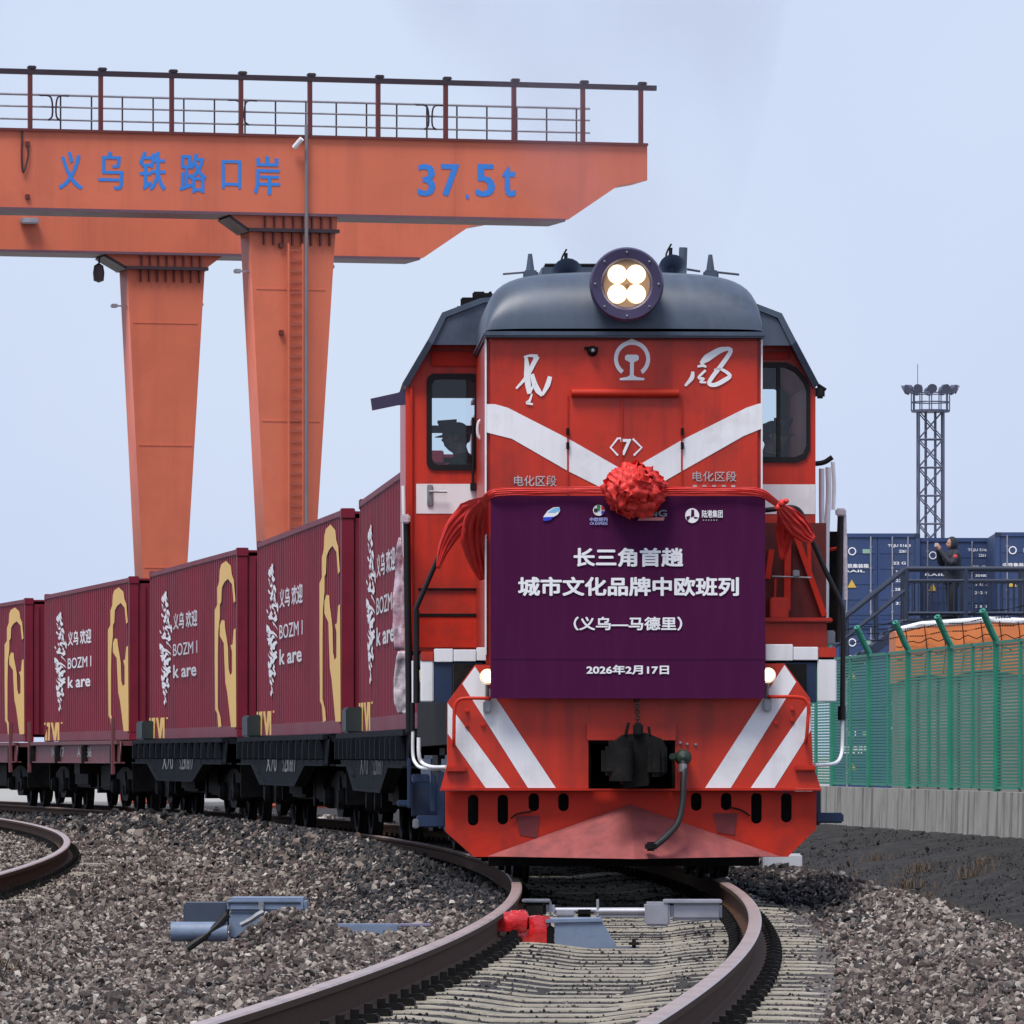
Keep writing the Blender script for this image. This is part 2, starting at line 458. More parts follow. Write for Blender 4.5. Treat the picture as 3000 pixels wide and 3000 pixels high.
# ------------------------------------------------------------------ ground sheet
def sstep(a, b, x):
    t = np.clip((x - a) / (b - a), 0, 1); return t * t * (3 - 2 * t)
def bump2(X, Y, cx, cy, rx, ry, h):
    return h * np.exp(-((X - cx) / rx) ** 2 - ((Y - cy) / ry) ** 2)
def ground_z(X, Y):
    X = np.asarray(X, float); Y = np.asarray(Y, float)
    u = X - track_x(Y)
    us = X - siding_x(Y)
    z = -0.245 + .035 * (1 - sstep(1.4, 2.4, np.abs(u)))
    # left: shallow hollow between the tracks
    left = sstep(1.5, 2.6, -u) * sstep(1.3, 2.0, np.abs(us))
    z = z - 0.14 * left
    z = z + bump2(X, Y, -.75, 36.0, .5, 3.0, .08) + bump2(X, Y, -1.36, 40.3, .33, .9, .30) + bump2(X, Y, -.35, 49, .45, 3.5, .13)
    z = z + bump2(X, Y, -1.5, 29, .7, 5, .10) - bump2(X, Y, -2.6, 41.5, .5, 4, .08) + bump2(X, Y, -3.0, 33, .8, 5, .05)
    hm = bump2(X, Y, -2.6, 53, .8, 4, .13) + bump2(X, Y, -1.5, 57, .6, 4, .08) + bump2(X, Y, -3.3, 46, .6, 3, .10) + bump2(X, Y, -2.1, 32.5, .45, 2.5, .12) + bump2(X, Y, -2.9, 28, .5, 2.5, .10) + bump2(X, Y, -1.35, 27, .3, 2, .08) - bump2(X, Y, -2.3, 38, .5, 2, .10) + bump2(X, Y, -3.2, 62, .7, 5, .10) + bump2(X, Y, -4.2, 78, .8, 6, .12)
    z = z + hm * sstep(1.3, 1.8, -u) * sstep(1.4, 1.9, np.abs(us))
    z = z + .25 * sstep(46, 52, Y) * np.exp(-((u + 1.65) / .55) ** 2) * sstep(1.4, 2.0, np.abs(us)) * (1 - sstep(100, 118, Y))
    # right: shoulder, ditch and dark bank up to the wall
    wx = wall_x(Y)
    sh = bump2(u, Y * 0, 1.95, 0, .35, 1, .14) * sstep(20, 30, Y)
    ditch = -0.245 - 0.95 * sstep(2.35, 4.3, u)
    t = np.clip((u - 4.6) / np.maximum(wx - track_x(Y) - 4.6, .8), 0, 1)
    bank = -1.195 + 0.98 * t ** 1.1
    zr = np.where(u < 4.6, ditch, bank) + sh
    far = sstep(125, 140, Y)
    crib = lambda q: -0.186 - .036 * (1 - sstep(.2, .5, q)) - .024 * sstep(1.18, 1.36, q)
    z = np.where(u > 1.2, zr, z)
    z = np.where((u > -.80) & (u < 1.36), crib(np.abs(u)), z)
    z = np.where((u <= -.80) & (u > -1.36), np.maximum(z, -.170 - .03 * (-u - .8) / .56), z)
    z = np.where(np.abs(us) < 1.36, crib(np.abs(us)), z)
    z = np.where(X > wx, -0.20, z)
    z = z * (1 - far) + (-0.30) * far
    return z
def axis_pts(lo, hi, fine_lo, fine_hi, step):
    a = list(np.arange(fine_lo, fine_hi + 1e-6, step))
    x, s = fine_lo, step
    while x > lo: s *= 1.35; x -= s; a.insert(0, max(x, lo))
    x, s = fine_hi, step
    while x < hi: s *= 1.35; x += s; a.append(min(x, hi))
    return np.array(a)
gx = axis_pts(-2500, 2500, -11, 12, 0.16); gy = axis_pts(-60, 5000, 16, 132, 0.4)
GX, GY = np.meshgrid(gx, gy)
GZ = ground_z(GX, GY)
nz2 = np.array([[noise.noise(Vector((x * 1.7, y * 1.7, 0))) for x in gx] for y in gy]) * 0.03
inner = (GY > 14) & (GY < 125) & (GX > -14) & (GX < wall_x(GY) - .2)
nz3 = np.array([[noise.noise(Vector((x * .8, y * .45, 5))) + .5 * noise.noise(Vector((x * 2.1, y * 1.1, 9))) for x in gx] for y in gy]) * .14
GZ = GZ + nz3 * inner * sstep(3.2, 4.2, GX - track_x(GY)) * sstep(.2, 1.2, wall_x(GY) - GX)
GZ = GZ + nz2 * inner * sstep(1.3, 1.6, np.abs(GX - track_x(GY))) * sstep(1.3, 1.6, np.abs(GX - siding_x(GY))) - 0.03 * inner * sstep(1.3, 1.5, np.abs(GX - track_x(GY))) * sstep(1.3, 1.5, np.abs(GX - siding_x(GY)))
gm = bpy.data.meshes.new('ground')
nx, ny = len(gx), len(gy)
gm.from_pydata(np.stack([GX, GY, GZ], -1).reshape(-1, 3).tolist(), [],
               [(j * nx + i, j * nx + i + 1, (j + 1) * nx + i + 1, (j + 1) * nx + i) for j in range(ny - 1) for i in range(nx - 1)])
U = GX - track_x(GY)
soil = sstep(2.9, 3.6, U) * (GX < wall_x(GY) + .3)
crib_a = (1 - sstep(1.0, 1.15, np.where(U < -.7, -U + .3, np.abs(U)))) * (GY > 14)
yard = np.maximum(sstep(168, 180, GY), (GX > wall_x(GY)).astype(float))
for nm, arr in (('soil', soil), ('yard', yard), ('crib', crib_a)):
    a = gm.attributes.new(nm, 'FLOAT', 'POINT'); a.data.foreach_set('value', arr.astype(np.float32).ravel())
mg = bpy.data.materials.new('ballast_bed_soil_and_yard'); mg.use_nodes = True
n, l = mg.node_tree.nodes, mg.node_tree.links
p = n['Principled BSDF']; p.inputs['Roughness'].default_value = 0.95
tc = n.new('ShaderNodeTexCoord')
def noise_ramp(scale, cols, det=8, rough=.65):
    z = n.new('ShaderNodeTexNoise'); z.inputs['Scale'].default_value = scale; z.inputs['Detail'].default_value = det; z.inputs['Roughness'].default_value = rough
    l.new(tc.outputs['Object'], z.inputs['Vector'])
    r = n.new('ShaderNodeValToRGB')
    for i, c in enumerate(cols):
        if i > 1: r.color_ramp.elements.new(.5)
    for i, c in enumerate(cols):
        r.color_ramp.elements[i].position = .3 + .4 * i / (len(cols) - 1); r.color_ramp.elements[i].color = (*c, 1)
    l.new(z.outputs['Fac'], r.inputs['Fac']); return r.outputs['Color'], z
c_bal, zb = noise_ramp(22, [(.045, .038, .036), (.11, .095, .088), (.20, .18, .165)])
c_soil, zs = noise_ramp(4.0, [(.007, .0065, .007), (.017, .0155, .016), (.042, .037, .033)])
c_yard, zy = noise_ramp(0.6, [(.30, .29, .27), (.38, .37, .35)])
def amix(fac_name, a, b_):
    at_ = n.new('ShaderNodeAttribute'); at_.attribute_name = fac_name
    mx = n.new('ShaderNodeMix'); mx.data_type = 'RGBA'
    l.new(at_.outputs['Fac'], mx.inputs[0]); l.new(a, mx.inputs[6]); l.new(b_, mx.inputs[7]); return mx.outputs[2]
c_crib, zc = noise_ramp(30, [(.008, .008, .008), (.024, .022, .021), (.06, .052, .045)])
l.new(amix('yard', amix('crib', amix('soil', c_bal, c_soil), c_crib), c_yard), p.inputs['Base Color'])
bp = n.new('ShaderNodeBump'); bp.inputs['Strength'].default_value = .7; bp.inputs['Distance'].default_value = .05
l.new(zb.outputs['Fac'], bp.inputs['Height']); l.new(bp.outputs['Normal'], p.inputs['Normal'])
ground = new_obj('ground', gm, mg)
ground['kind'] = 'structure'

# ------------------------------------------------------------------ tracks: rails, sleepers, fastenings
RAILP = [(-.075, -.176), (.075, -.176), (.075, -.164), (.014, -.146), (.0085, -.135), (.0085, -.052), (.014, -.042), (.0365, -.034), (.0365, -.008), (.028, 0),
         (-.028, 0), (-.0365, -.008), (-.0365, -.034), (-.014, -.042), (-.0085, -.052), (-.0085, -.135), (-.014, -.146), (-.075, -.164)]
def rail_mesh(xf, y0, y1, off, step=0.5):
    ys = np.arange(y0, y1 + .01, step); vs, fs, mi = [], [], []
    k = len(RAILP)
    for Y in ys:
        s = (float(xf(Y + .2)) - float(xf(Y - .2))) / .4
        c = 1 / math.sqrt(1 + s * s); nx_, ny_ = c, -s * c
        for (a, z) in RAILP:
            vs.append((float(xf(Y)) + (off + a) * nx_, Y + (off + a) * ny_, z))
    for j in range(len(ys) - 1):
        for i in range(k):
            i2 = (i + 1) % k
            fs.append((j * k + i, j * k + i2, (j + 1) * k + i2, (j + 1) * k + i)); mi.append(1 if i in (8, 9, 10) else 0)
    me = bpy.data.meshes.new('rail'); me.from_pydata(vs, [], fs)
    me.materials.append(m_rail); me.materials.append(m_railtop)
    me.polygons.foreach_set('material_index', mi)
    b = copy_mesh_bm(me); bmesh.ops.recalc_face_normals(b, faces=b.faces[:]); b.to_mesh(me); b.free()
    return me
def sleeper_mesh():
    xs = [-1.30, -1.27, -1.05, -.93, -.55, -.40, -.2, .2, .40, .55, .93, 1.05, 1.27, 1.30]
    zt = [-.225, -.195, -.180, -.178, -.178, -.190, -.215, -.215, -.190, -.178, -.178, -.180, -.195, -.225]
    b = nb(); rings = []
    for x, z in zip(xs, zt):
        wt = .085 if abs(x) > .35 else .095
        rings.append([b.verts.new((x, -wt - .012, -.42)), b.verts.new((x, -wt - .010, z - .015)), b.verts.new((x, -wt, z)), b.verts.new((x, wt, z)), b.verts.new((x, wt + .010, z - .015)), b.verts.new((x, wt + .012, -.42))])
    for A, B in zip(rings, rings[1:]):
        for i in range(5): b.faces.new((A[i], A[i + 1], B[i + 1], B[i]))
    b.faces.new(rings[0]); b.faces.new(rings[-1][::-1])
    bmesh.ops.recalc_face_normals(b, faces=b.faces[:])
    me = bpy.data.meshes.new('sleeper'); b.to_mesh(me); b.free(); me.materials.append(m_sleeper); return me
SLEEPER = sleeper_mesh()
def build_track(name, xf, y0, y1, label, ys0, ys1):
    t = empty(name, (0, 0, 0)); tag(t, label, 'railway track')
    for s in (-1, 1): new_obj('rail', rail_mesh(xf, y0, y1, s * (.7175 + .0365)), None, t)
    fb = nb(); Y = ys0; spots = []
    while Y < ys1:
        s = float(xf(Y + .2) - xf(Y - .2)) / .4
        o = new_obj('sleeper', SLEEPER, None, t, loc=(float(xf(Y)), Y, random.uniform(-.006, .004)), rot=(random.uniform(-.02, .02), 0, math.atan(-s) + random.uniform(-.012, .012)))
        spots.append((float(xf(Y)), Y, math.atan(-s)))
        Mt = Matrix.Translation((float(xf(Y)), Y, 0)) @ Matrix.Rotation(math.atan(-s), 4, 'Z')
        for rs in (-1, 1):
            for q in (-1, 1):
                x = rs * .754 + q * .105
                box(fb, x - .045, x + .045, -.055, .055, -.185, -.145, .008, Mt)
                t2 = bmesh.new(); cyl(t2, (x, 0, -.15), (x, 0, -.105), .018, n=8); join(fb, t2, Mt)
        Y += .6 / math.sqrt(1 + s * s)
    f = new_obj('rail_fastening', fb, m_grime, t); f['kind'] = 'stuff'
    return t, spots
main_track, main_spots = build_track('railway_track', track_x, 14, 165, 'curved railway track with brown rails under the red locomotive', 17.2, 132)
side_track, side_spots = build_track('railway_track', siding_x, 20, 140, 'curved siding track cut by the left edge of the picture', 22, 122)

# ------------------------------------------------------------------ ballast stones
def stone_kinds(k, prefix, col):
    c = bpy.data.collections.new(prefix)
    for i in range(k):
        b = nb()
        q = rng.normal(size=(11, 3)); q /= np.linalg.norm(q, axis=1)[:, None]
        q *= np.array([1.0, rng.uniform(.6, .9), rng.uniform(.5, .75)]) * rng.uniform(.85, 1.1, (11, 1))
        vs = [b.verts.new(v) for v in q]
        bmesh.ops.convex_hull(b, input=vs)
        for v in [v for v in b.verts if not v.link_faces]: b.verts.remove(v)
        bmesh.ops.recalc_face_normals(b, faces=b.faces[:])
        me = bpy.data.meshes.new(prefix); b.to_mesh(me); b.free(); me.materials.append(col)
        o = bpy.data.objects.new(prefix, me); c.objects.link(o)
    return c
def stone_mat(name, cols, rough=.9):
    m = bpy.data.materials.new(name); m.use_nodes = True
    n, l = m.node_tree.nodes, m.node_tree.links
    p = n['Principled BSDF']; p.inputs['Roughness'].default_value = rough; p.inputs['Specular IOR Level'].default_value = .3
    oi = n.new('ShaderNodeObjectInfo'); r = n.new('ShaderNodeValToRGB')
    for _ in range(len(cols) - 2): r.color_ramp.elements.new(.5)
    for i, c in enumerate(cols):
        r.color_ramp.elements[i].position = i / (len(cols) - 1); r.color_ramp.elements[i].color = (*c, 1)
    l.new(oi.outputs['Random'], r.inputs['Fac'])
    tc = n.new('ShaderNodeTexCoord'); z = n.new('ShaderNodeTexNoise'); z.inputs['Scale'].default_value = 2.2; z.inputs['Detail'].default_value = 5
    l.new(tc.outputs['Object'], z.inputs['Vector'])
    mr = n.new('ShaderNodeMapRange'); mr.inputs[3].default_value = .6; mr.inputs[4].default_value = 1.35
    l.new(z.outputs['Fac'], mr.inputs[0])
    mm = n.new('ShaderNodeMix'); mm.data_type = 'RGBA'; mm.blend_type = 'MULTIPLY'; mm.inputs[0].default_value = 1
    cb = n.new('ShaderNodeCombineColor')
    for i in range(3): l.new(mr.outputs[0], cb.inputs[i])
    l.new(r.outputs['Color'], mm.inputs[6]); l.new(cb.outputs[0], mm.inputs[7])
    l.new(mm.outputs[2], p.inputs['Base Color'])
    return m
m_stone = stone_mat('grey_and_brown_ballast', [(.020, .017, .017), (.115, .090, .081), (.042, .032, .031), (.23, .19, .165), (.070, .059, .055), (.36, .31, .265), (.135, .095, .083), (.027, .023, .023), (.06, .051, .049), (.50, .45, .40)])
m_oil_shade = stone_mat('oil_and_shade_dark_ballast', [(.006, .006, .007), (.016, .016, .018), (.034, .032, .034), (.010, .009, .010)], .6)  # oily stones, and the shade painted under and beside the train
def scatter(name, P, S, coll, label, cat):
    N = len(P)
    me = bpy.data.meshes.new(name); me.vertices.add(N)
    me.vertices.foreach_set('co', P.astype(np.float32).ravel())
    a = me.attributes.new('turn', 'FLOAT_VECTOR', 'POINT'); a.data.foreach_set('vector', rng.uniform(-math.pi, math.pi, (N, 3)).astype(np.float32).ravel())
    a = me.attributes.new('size', 'FLOAT', 'POINT'); a.data.foreach_set('value', S.astype(np.float32))
    a = me.attributes.new('pick', 'INT', 'POINT'); a.data.foreach_set('value', rng.integers(0, 1000, N).astype(np.int32))
    o = new_obj(name, me); tag(o, label, cat, kind='stuff')
    g = bpy.data.node_groups.new(name, 'GeometryNodeTree')
    g.interface.new_socket('Geometry', in_out='INPUT', socket_type='NodeSocketGeometry')
    g.interface.new_socket('Geometry', in_out='OUTPUT', socket_type='NodeSocketGeometry')
    gi, go = g.nodes.new('NodeGroupInput'), g.nodes.new('NodeGroupOutput')
    m2p = g.nodes.new('GeometryNodeMeshToPoints')
    ci = g.nodes.new('GeometryNodeCollectionInfo'); ci.inputs['Collection'].default_value = coll
    ci.inputs['Separate Children'].default_value = True; ci.inputs['Reset Children'].default_value = True
    ip = g.nodes.new('GeometryNodeInstanceOnPoints'); ip.inputs['Pick Instance'].default_value = True
    def attr(nm, ty):
        q = g.nodes.new('GeometryNodeInputNamedAttribute'); q.data_type = ty; q.inputs['Name'].default_value = nm; return q.outputs['Attribute']
    l = g.links
    l.new(gi.outputs[0], m2p.inputs['Mesh']); l.new(m2p.outputs[0], ip.inputs['Points'])
    l.new(ci.outputs[0], ip.inputs['Instance']); l.new(attr('pick', 'INT'), ip.inputs['Instance Index'])
    l.new(attr('turn', 'FLOAT_VECTOR'), ip.inputs['Rotation']); l.new(attr('size', 'FLOAT'), ip.inputs['Scale'])
    l.new(ip.outputs[0], go.inputs[0])
    md = o.modifiers.new('stones', 'NODES'); md.node_group = g
    return o
def sleeper_clear(P, spots, xf, half=1.28, lo=-1.28):
    """stones lying on a sleeper's top are taken away, but for a few"""
    ys = np.array([s[1] for s in spots]); rz = np.array([s[2] for s in spots]); xs = np.array([s[0] for s in spots])
    k = np.clip(np.searchsorted(ys, P[:, 1]), 1, len(ys) - 1)
    keep = np.ones(len(P), bool)
    for kk in (k - 1, k):
        dx, dy = P[:, 0] - xs[kk], P[:, 1] - ys[kk]
        lx = dx * np.cos(rz[kk]) + dy * np.sin(rz[kk]); ly = -dx * np.sin(rz[kk]) + dy * np.cos(rz[kk])
        keep &= ~((lx > lo) & (lx < half) & (np.abs(ly) < .105) & (rng.random(len(P)) > .10))
    return keep
def rails_clear(P, xf):
    u = np.abs(P[:, 0] - xf(P[:, 1]))
    return np.abs(u - .754) > .085
bands = []
for (ya, yb, dens, size) in ((17, 36, 1350, .0195), (36, 50, 950, .0225), (50, 70, 520, .030), (70, 95, 280, .040), (95, 124, 150, .055)):
    x0, x1 = -.075 * yb - 1.6, .075 * yb + 1.6
    N = int((x1 - x0) * (yb - ya) * dens)
    X = rng.uniform(x0, x1, N); Y = rng.uniform(ya, yb, N)
    S = size * rng.lognormal(0, .28, N)
    ok = (np.abs(X) < .075 * Y + 1.6) & ((X - track_x(Y)) < 3.4 + .5 * rng.normal(size=N)) & (X < wall_x(Y) - 1)
    bands.append((X[ok], Y[ok], S[ok]))
X, Y, S = (np.concatenate([b_[i] for b_ in bands]) for i in range(3))
S = np.where(((X - track_x(Y) > -.8) & (X - track_x(Y) < 1.2)) | (np.abs(X - siding_x(Y)) < 1.2), S * .5, S)
nzv = np.sin(X * 3.1 + Y * 1.3) * np.cos(Y * 2.3 - X * 1.9) * .02 * (np.abs(X - track_x(Y)) > 1.4)
P = np.stack([X, Y, ground_z(X, Y) + nzv + S * rng.uniform(-.35, .55, len(S))], 1)
# fewer heaped stones in the cribs between the sleepers
u = X - track_x(Y)
P[:, 2] += np.where((u > -.8) & (u < 1.32), -.004, 0)
ok = ~((u > -.8) & (u < 1.2) & (rng.random(len(u)) < .72)) & sleeper_clear(P, main_spots, track_x, lo=-.82) & rails_clear(P, track_x) & sleeper_clear(P, side_spots, siding_x) & rails_clear(P, siding_x)
P, S, u = P[ok], S[ok], u[ok]
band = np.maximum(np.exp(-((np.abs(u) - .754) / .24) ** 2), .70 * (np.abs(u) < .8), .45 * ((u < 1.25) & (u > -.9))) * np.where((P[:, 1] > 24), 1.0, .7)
oil_shade = (rng.random(len(P)) < band * .95) | ((np.abs(u) < 1.3) & (P[:, 1] > 48) & (rng.random(len(P)) < .95))  # oily by the rails; under the locomotive its shade is painted as black stones
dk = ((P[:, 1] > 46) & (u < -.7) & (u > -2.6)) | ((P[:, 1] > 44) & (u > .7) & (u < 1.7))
oil_shade |= dk & (rng.random(len(P)) < np.clip((2.6 - np.abs(u)) / 1.4, 0, .9) * np.clip((P[:, 1] - 44) / 5, 0, 1))  # shade alongside the train, painted by blackening the stones there
scatter('ballast', P[~oil_shade], S[~oil_shade], stone_kinds(12, 'ballast_stone', m_stone), 'grey and reddish brown crushed stone ballast around the tracks', 'ballast')
scatter('oily_and_shaded_ballast', P[oil_shade], S[oil_shade], stone_kinds(8, 'oily_and_shaded_stone', m_oil_shade), 'black ballast: oily beside the rails, painted shade under and beside the train', 'ballast')

Nk = 22000                                  # clods and grit on the dark bank
Y = rng.uniform(45, 112, Nk); X = track_x(Y) + 2.9 + rng.random(Nk) * np.maximum(wall_x(Y) - track_x(Y) - 3.0, .1)
okk = np.abs(X) < .085 * Y + .5
X, Y = X[okk], Y[okk]; Sk = .011 * rng.lognormal(0, .5, len(X))
m_clod = stone_mat('dark_soil_clods', [(.009, .008, .009), (.022, .020, .021), (.045, .040, .037), (.015, .014, .014), (.09, .08, .07)])
scatter('soil_clods', np.stack([X, Y, ground_z(X, Y) - .02 + Sk * .3], 1), Sk, stone_kinds(6, 'clod', m_clod), 'dark grit and clods on the bank below the wall', 'soil')

# ------------------------------------------------------------------ dry grass and weeds on the bank
def tufts(name, spots, m, h, label, cat):
    b = nb()
    for (x, y, n_, hh, sp) in spots:
        for _ in range(n_):
            a = random.uniform(0, 6.283); r = abs(random.gauss(0, sp))
            bx, by = x + r * math.cos(a), y + r * math.sin(a)
            z = float(ground_z(np.array([bx]), np.array([by]))[0]) - .02
            t = random.uniform(0, 6.283); L = hh * random.uniform(.5, 1.15); lean = random.uniform(.2, 1.6) * L
            d = Vector((math.cos(t), math.sin(t), 0)); w = Vector((-d.y, d.x, 0)) * random.uniform(.0016, .0042)
            p0 = Vector((bx, by, z)); p1 = p0 + d * lean * .35 + Vector((0, 0, L * .6)); p2 = p0 + d * lean + Vector((0, 0, L))
            v = [b.verts.new(q) for q in (p0 - w, p0 + w, p1 + w * .8, p1 - w * .8, p2)]
            b.faces.new((v[0], v[1], v[2], v[3])); b.faces.new((v[3], v[2], v[4]))
    o = new_obj(name, b, m); tag(o, label, cat, kind='stuff'); return o
gs = []
for _ in range(60):                       # along the ditch and in patches up the bank
    Y = random.uniform(52, 108); t = random.random() ** 1.3
    X = float(track_x(Y)) + 3.6 + t * (float(wall_x(Y) - track_x(Y)) - 4.2)
    if abs(X) < .085 * Y: gs.append((X, Y, int(random.uniform(10, 40)), random.uniform(.08, .16), .25))
for (px, py, Y) in ((2560, 2452, 97), (2690, 2500, 92), (2650, 2530, 88), (2850, 2490, 88), (2880, 2485, 90), (2740, 2590, 80), (2700, 2560, 84)):
    q = at(px, py, Y); gs.append((q.x, Y, 120, .18, .22))
for (px, Y) in ((2620, 71), (2700, 70), (2780, 66), (2850, 64), (2920, 62), (2980, 60), (2900, 68)):
    gs.append((at(px, 2600, Y).x, Y, 90, .22, .35))
gs += [(-3.05, 40.5, 130, .16, .16), (-3.3, 39.6, 60, .12, .2), (-2.9, 36.5, 50, .10, .2)]
tufts('dry_grass', gs, m_grass, .2, 'tufts of dry brown grass on the dark bank and ditch', 'grass')
tufts('green_weeds', [(at(2960, 2600, 64).x, 64, 260, .22, .35), (at(2990, 2600, 61).x, 61, 200, .22, .35), (at(2930, 2600, 72).x, 72, 260, .2, .4)], m_greenweed, .2, 'small patch of green weeds in the ditch at lower right', 'weeds')

# ------------------------------------------------------------------ locomotive
LF = Frame((0.86, 49.4, 0), 0.034)
loco = empty('locomotive', LF.O, LF.rz)
tag(loco, 'red diesel locomotive with white chevrons and dark blue roof heading the freight train', 'locomotive')
Z1 = lambda x, y: (1050 + .7764 * x, 680 + .7764 * y)        # pixels read off enlarged views of the photograph
Z2 = lambda x, y: (1050 + .7764 * x, 1400 + .7764 * y)
Z8 = lambda x, y: (1450 + .4141 * x, 950 + .4141 * y)
ZL = lambda x, y: (1150 + .28986 * x, 2000 + .28986 * y)
ZR = lambda x, y: (2250 + .28986 * x, 2000 + .28986 * y)
def P1(x, y, d): return LF.px(*Z1(x, y), d)
def P2(x, y, d): return LF.px(*Z2(x, y), d)
def P8(x, y, d): return LF.px(*Z8(x, y), d)
def v3(q, d): return Vector((q[0], d, q[1]))

# --- front beam plate with a square pocket for the coupler
bl = [P2(*q, 0) for q in ((440, 705), (335, 848), (335, 1080), (310, 1172), (868, 1172), (868, 990), (1195, 990), (1195, 1172), (1745, 1172), (1715, 1080), (1705, 833), (1608, 700))]
beam = plate('front_beam', [bl], 0, .04, m_red, loco)
for q in ([(440, 712), (392, 777), (640, 1170), (745, 1170)], [(337, 850), (337, 965), (480, 1170), (572, 1170)],
          [(1608, 706), (1652, 770), (1405, 1170), (1308, 1170)], [(1702, 845), (1708, 952), (1570, 1170), (1480, 1170)]):
    plate('white_stripe', [[P2(*k, -.003) for k in q]], -.003, .002, m_white, beam)
b = nb()                                                   # lip along the beam's lower edge and bolts on the beam
x0, z0 = P2(308, 1172, 0); x1, z1 = P2(1747, 1180, 0)
box(b, x0, x1, -.03, .06, z0 - .018, z0 - .002, .004)
new_obj('beam_lip', b, m_red_low, beam)
for (x, y) in ((410, 880), (470, 932), (408, 935), (1637, 872), (1575, 925), (1637, 915)):
    b = nb(); c = P2(x, y, 0); lathe(b, [(.0, -.022), (.014, -.02), (.016, 0), (.016, .004)], 10, 'y', (c[0], 0, c[1])); new_obj('bolt', b, m_red_low, beam)
for pts in ([(490, 832), (400, 832), (372, 845), (362, 880), (360, 1000)], [(1560, 826), (1665, 828), (1692, 845), (1698, 880), (1690, 990)]):
    b = nb(); Q = [v3(P2(*q, -.09), -.09) for q in pts]; Q = [Vector((Q[0].x, -.0, Q[0].z))] + Q + [Vector((Q[-1].x, .0, Q[-1].z))]
    tube(b, Q, .013, 8, sm=4); new_obj('grab_rail', b, m_red_low, beam, smooth=40)
for s, (xa, xb, y) in enumerate(((330, 410, 1100), (1645, 1725, 1095))):
    b = nb(); a, c = P2(xa, y, 0), P2(xb, y, 0)
    box(b, a[0], c[0], -.05, .0, a[1] - .022, a[1] + .022, .01); new_obj('rail_bracket', b, m_red_low, beam)
# raised frame above the pocket
fx0, fz0 = P2(862, 925, 0); fx1, fz1 = P2(1197, 990, 0)
plate('pocket_frame', [[(fx0, fz1 - .0), (fx0, fz0), (fx1, fz0), (fx1, fz1)]], -.03, .03, m_red, loco)
# pocket box behind
b = nb(); a, c = P2(868, 990, 0), P2(1195, 1175, 0)
box(b, a[0] - .0, a[0] + .02, .04, .75, c[1], a[1]); box(b, c[0] - .02, c[0], .04, .75, c[1], a[1]); box(b, a[0] + .02, c[0] - .02, .73, .75, c[1], a[1]); box(b, a[0] + .02, c[0] - .02, .04, .73, a[1] - .02, a[1])
new_obj('coupler_pocket', b, m_grime, loco)

# --- skirt (lower plate with slots) and plough wedge
so = [P2(*q, .10) for q in ((328, 1183), (328, 1335), (435, 1430), (1620, 1430), (1728, 1325), (1728, 1183))]
slots = []
for (x, ya, yb) in ((433, 1195, 1312), (545, 1195, 1308), (662, 1190, 1258), (774, 1190, 1258), (1275, 1188, 1256), (1388, 1188, 1254), (1502, 1188, 1305), (1615, 1188, 1300)):
    a, c = P2(x - 20, yb, .1), P2(x + 20, ya, .1)
    slots.append(rrect(a[0], c[0], a[1], c[1], (c[0] - a[0]) * .48))
skirt = plate('skirt', [so] + slots, .10, .03, m_red_low, loco)
for (x, y) in ((645, 1310), (1390, 1300)):
    a, c = P2(x - 36, y + 38, .1), P2(x + 40, y - 34, .1)
    plate('patch_plate', [[(a[0], a[1]), (c[0] - .02, a[1] - .02), (c[0], c[1]), (a[0] - .03, c[1])]], .094, .006, MATS.get('dark_stained_plate') or mat('dark_stained_plate', (.15, .018, .022), .7, var=.3, scale=8), skirt)
for pts in ([(575, 1285), (600, 1268), (655, 1258)], [(1398, 1243), (1440, 1252), (1478, 1275)]):
    b = nb(); tube(b, [v3(P2(*q, .07), .07) for q in pts], .007, 6, sm=3); new_obj('release_lever', b, m_grime, skirt)
ap, cl_, cr_ = P2(1025, 1232, .09), P2(485, 1428, .09), P2(1590, 1422, .09)
b = nb(); tipx = ap[0]
A = b.verts.new((ap[0], .085, ap[1])); Lc = b.verts.new((cl_[0], .085, cl_[1])); Rc = b.verts.new((cr_[0], .085, cl_[1])); T = b.verts.new((tipx, -.55, cl_[1] - .01))
Bk = b.verts.new((tipx, .085, cl_[1] - .012))
b.faces.new((A, T, Lc)); b.faces.new((A, Rc, T)); b.faces.new((Lc, T, Bk)); b.faces.new((T, Rc, Bk))
new_obj('plough', b, m_red_dirty, loco)
b = nb(); box(b, -1.0, 1.0, 1.0, 1.08, .10, .62); box(b, -1.31, 1.29, .22, .4, .30, .64); new_obj('brake_gear_and_dark_fill', b, m_grime, loco)  # added dark plates that blacken the gap under the nose and the slots

# --- coupler head, chain, brake hose
b = nb()
c0 = P2(1050, 1075, -.25); cx, cz = c0
prof = [P2(*q, -.25) for q in ((935, 1040), (960, 1000), (1000, 968), (1080, 962), (1140, 985), (1160, 1020), (1160, 1110), (1140, 1125), (1100, 1120), (1090, 1160), (1000, 1172), (985, 1120), (940, 1090))]
me = plate_mesh([prof], .5)
t = bmesh.new(); t.from_mesh(me); bmesh.ops.bevel(t, geom=[e for e in t.edges if e.calc_face_angle(0) > 1], offset=.03, segments=2, affect='EDGES'); join(b, t, Matrix.Translation((0, -.42, 0)))
box(b, cx - .10, cx + .13, .05, .7, cz - .1, cz + .1, .02)
cp = new_obj('coupler', b, m_grime, loco)
b = nb(); k0 = P2(1000, 1060, -.45)
cyl(b, (k0[0] - .02, -.50, k0[1] - .16), (k0[0] - .02, -.50, k0[1] + .13), .085, .09, 14)
box(b, k0[0] - .16, k0[0] - .02, -.56, -.44, k0[1] - .12, k0[1] + .09, .03)
new_obj('knuckle', b, m_grime, cp, smooth=40)
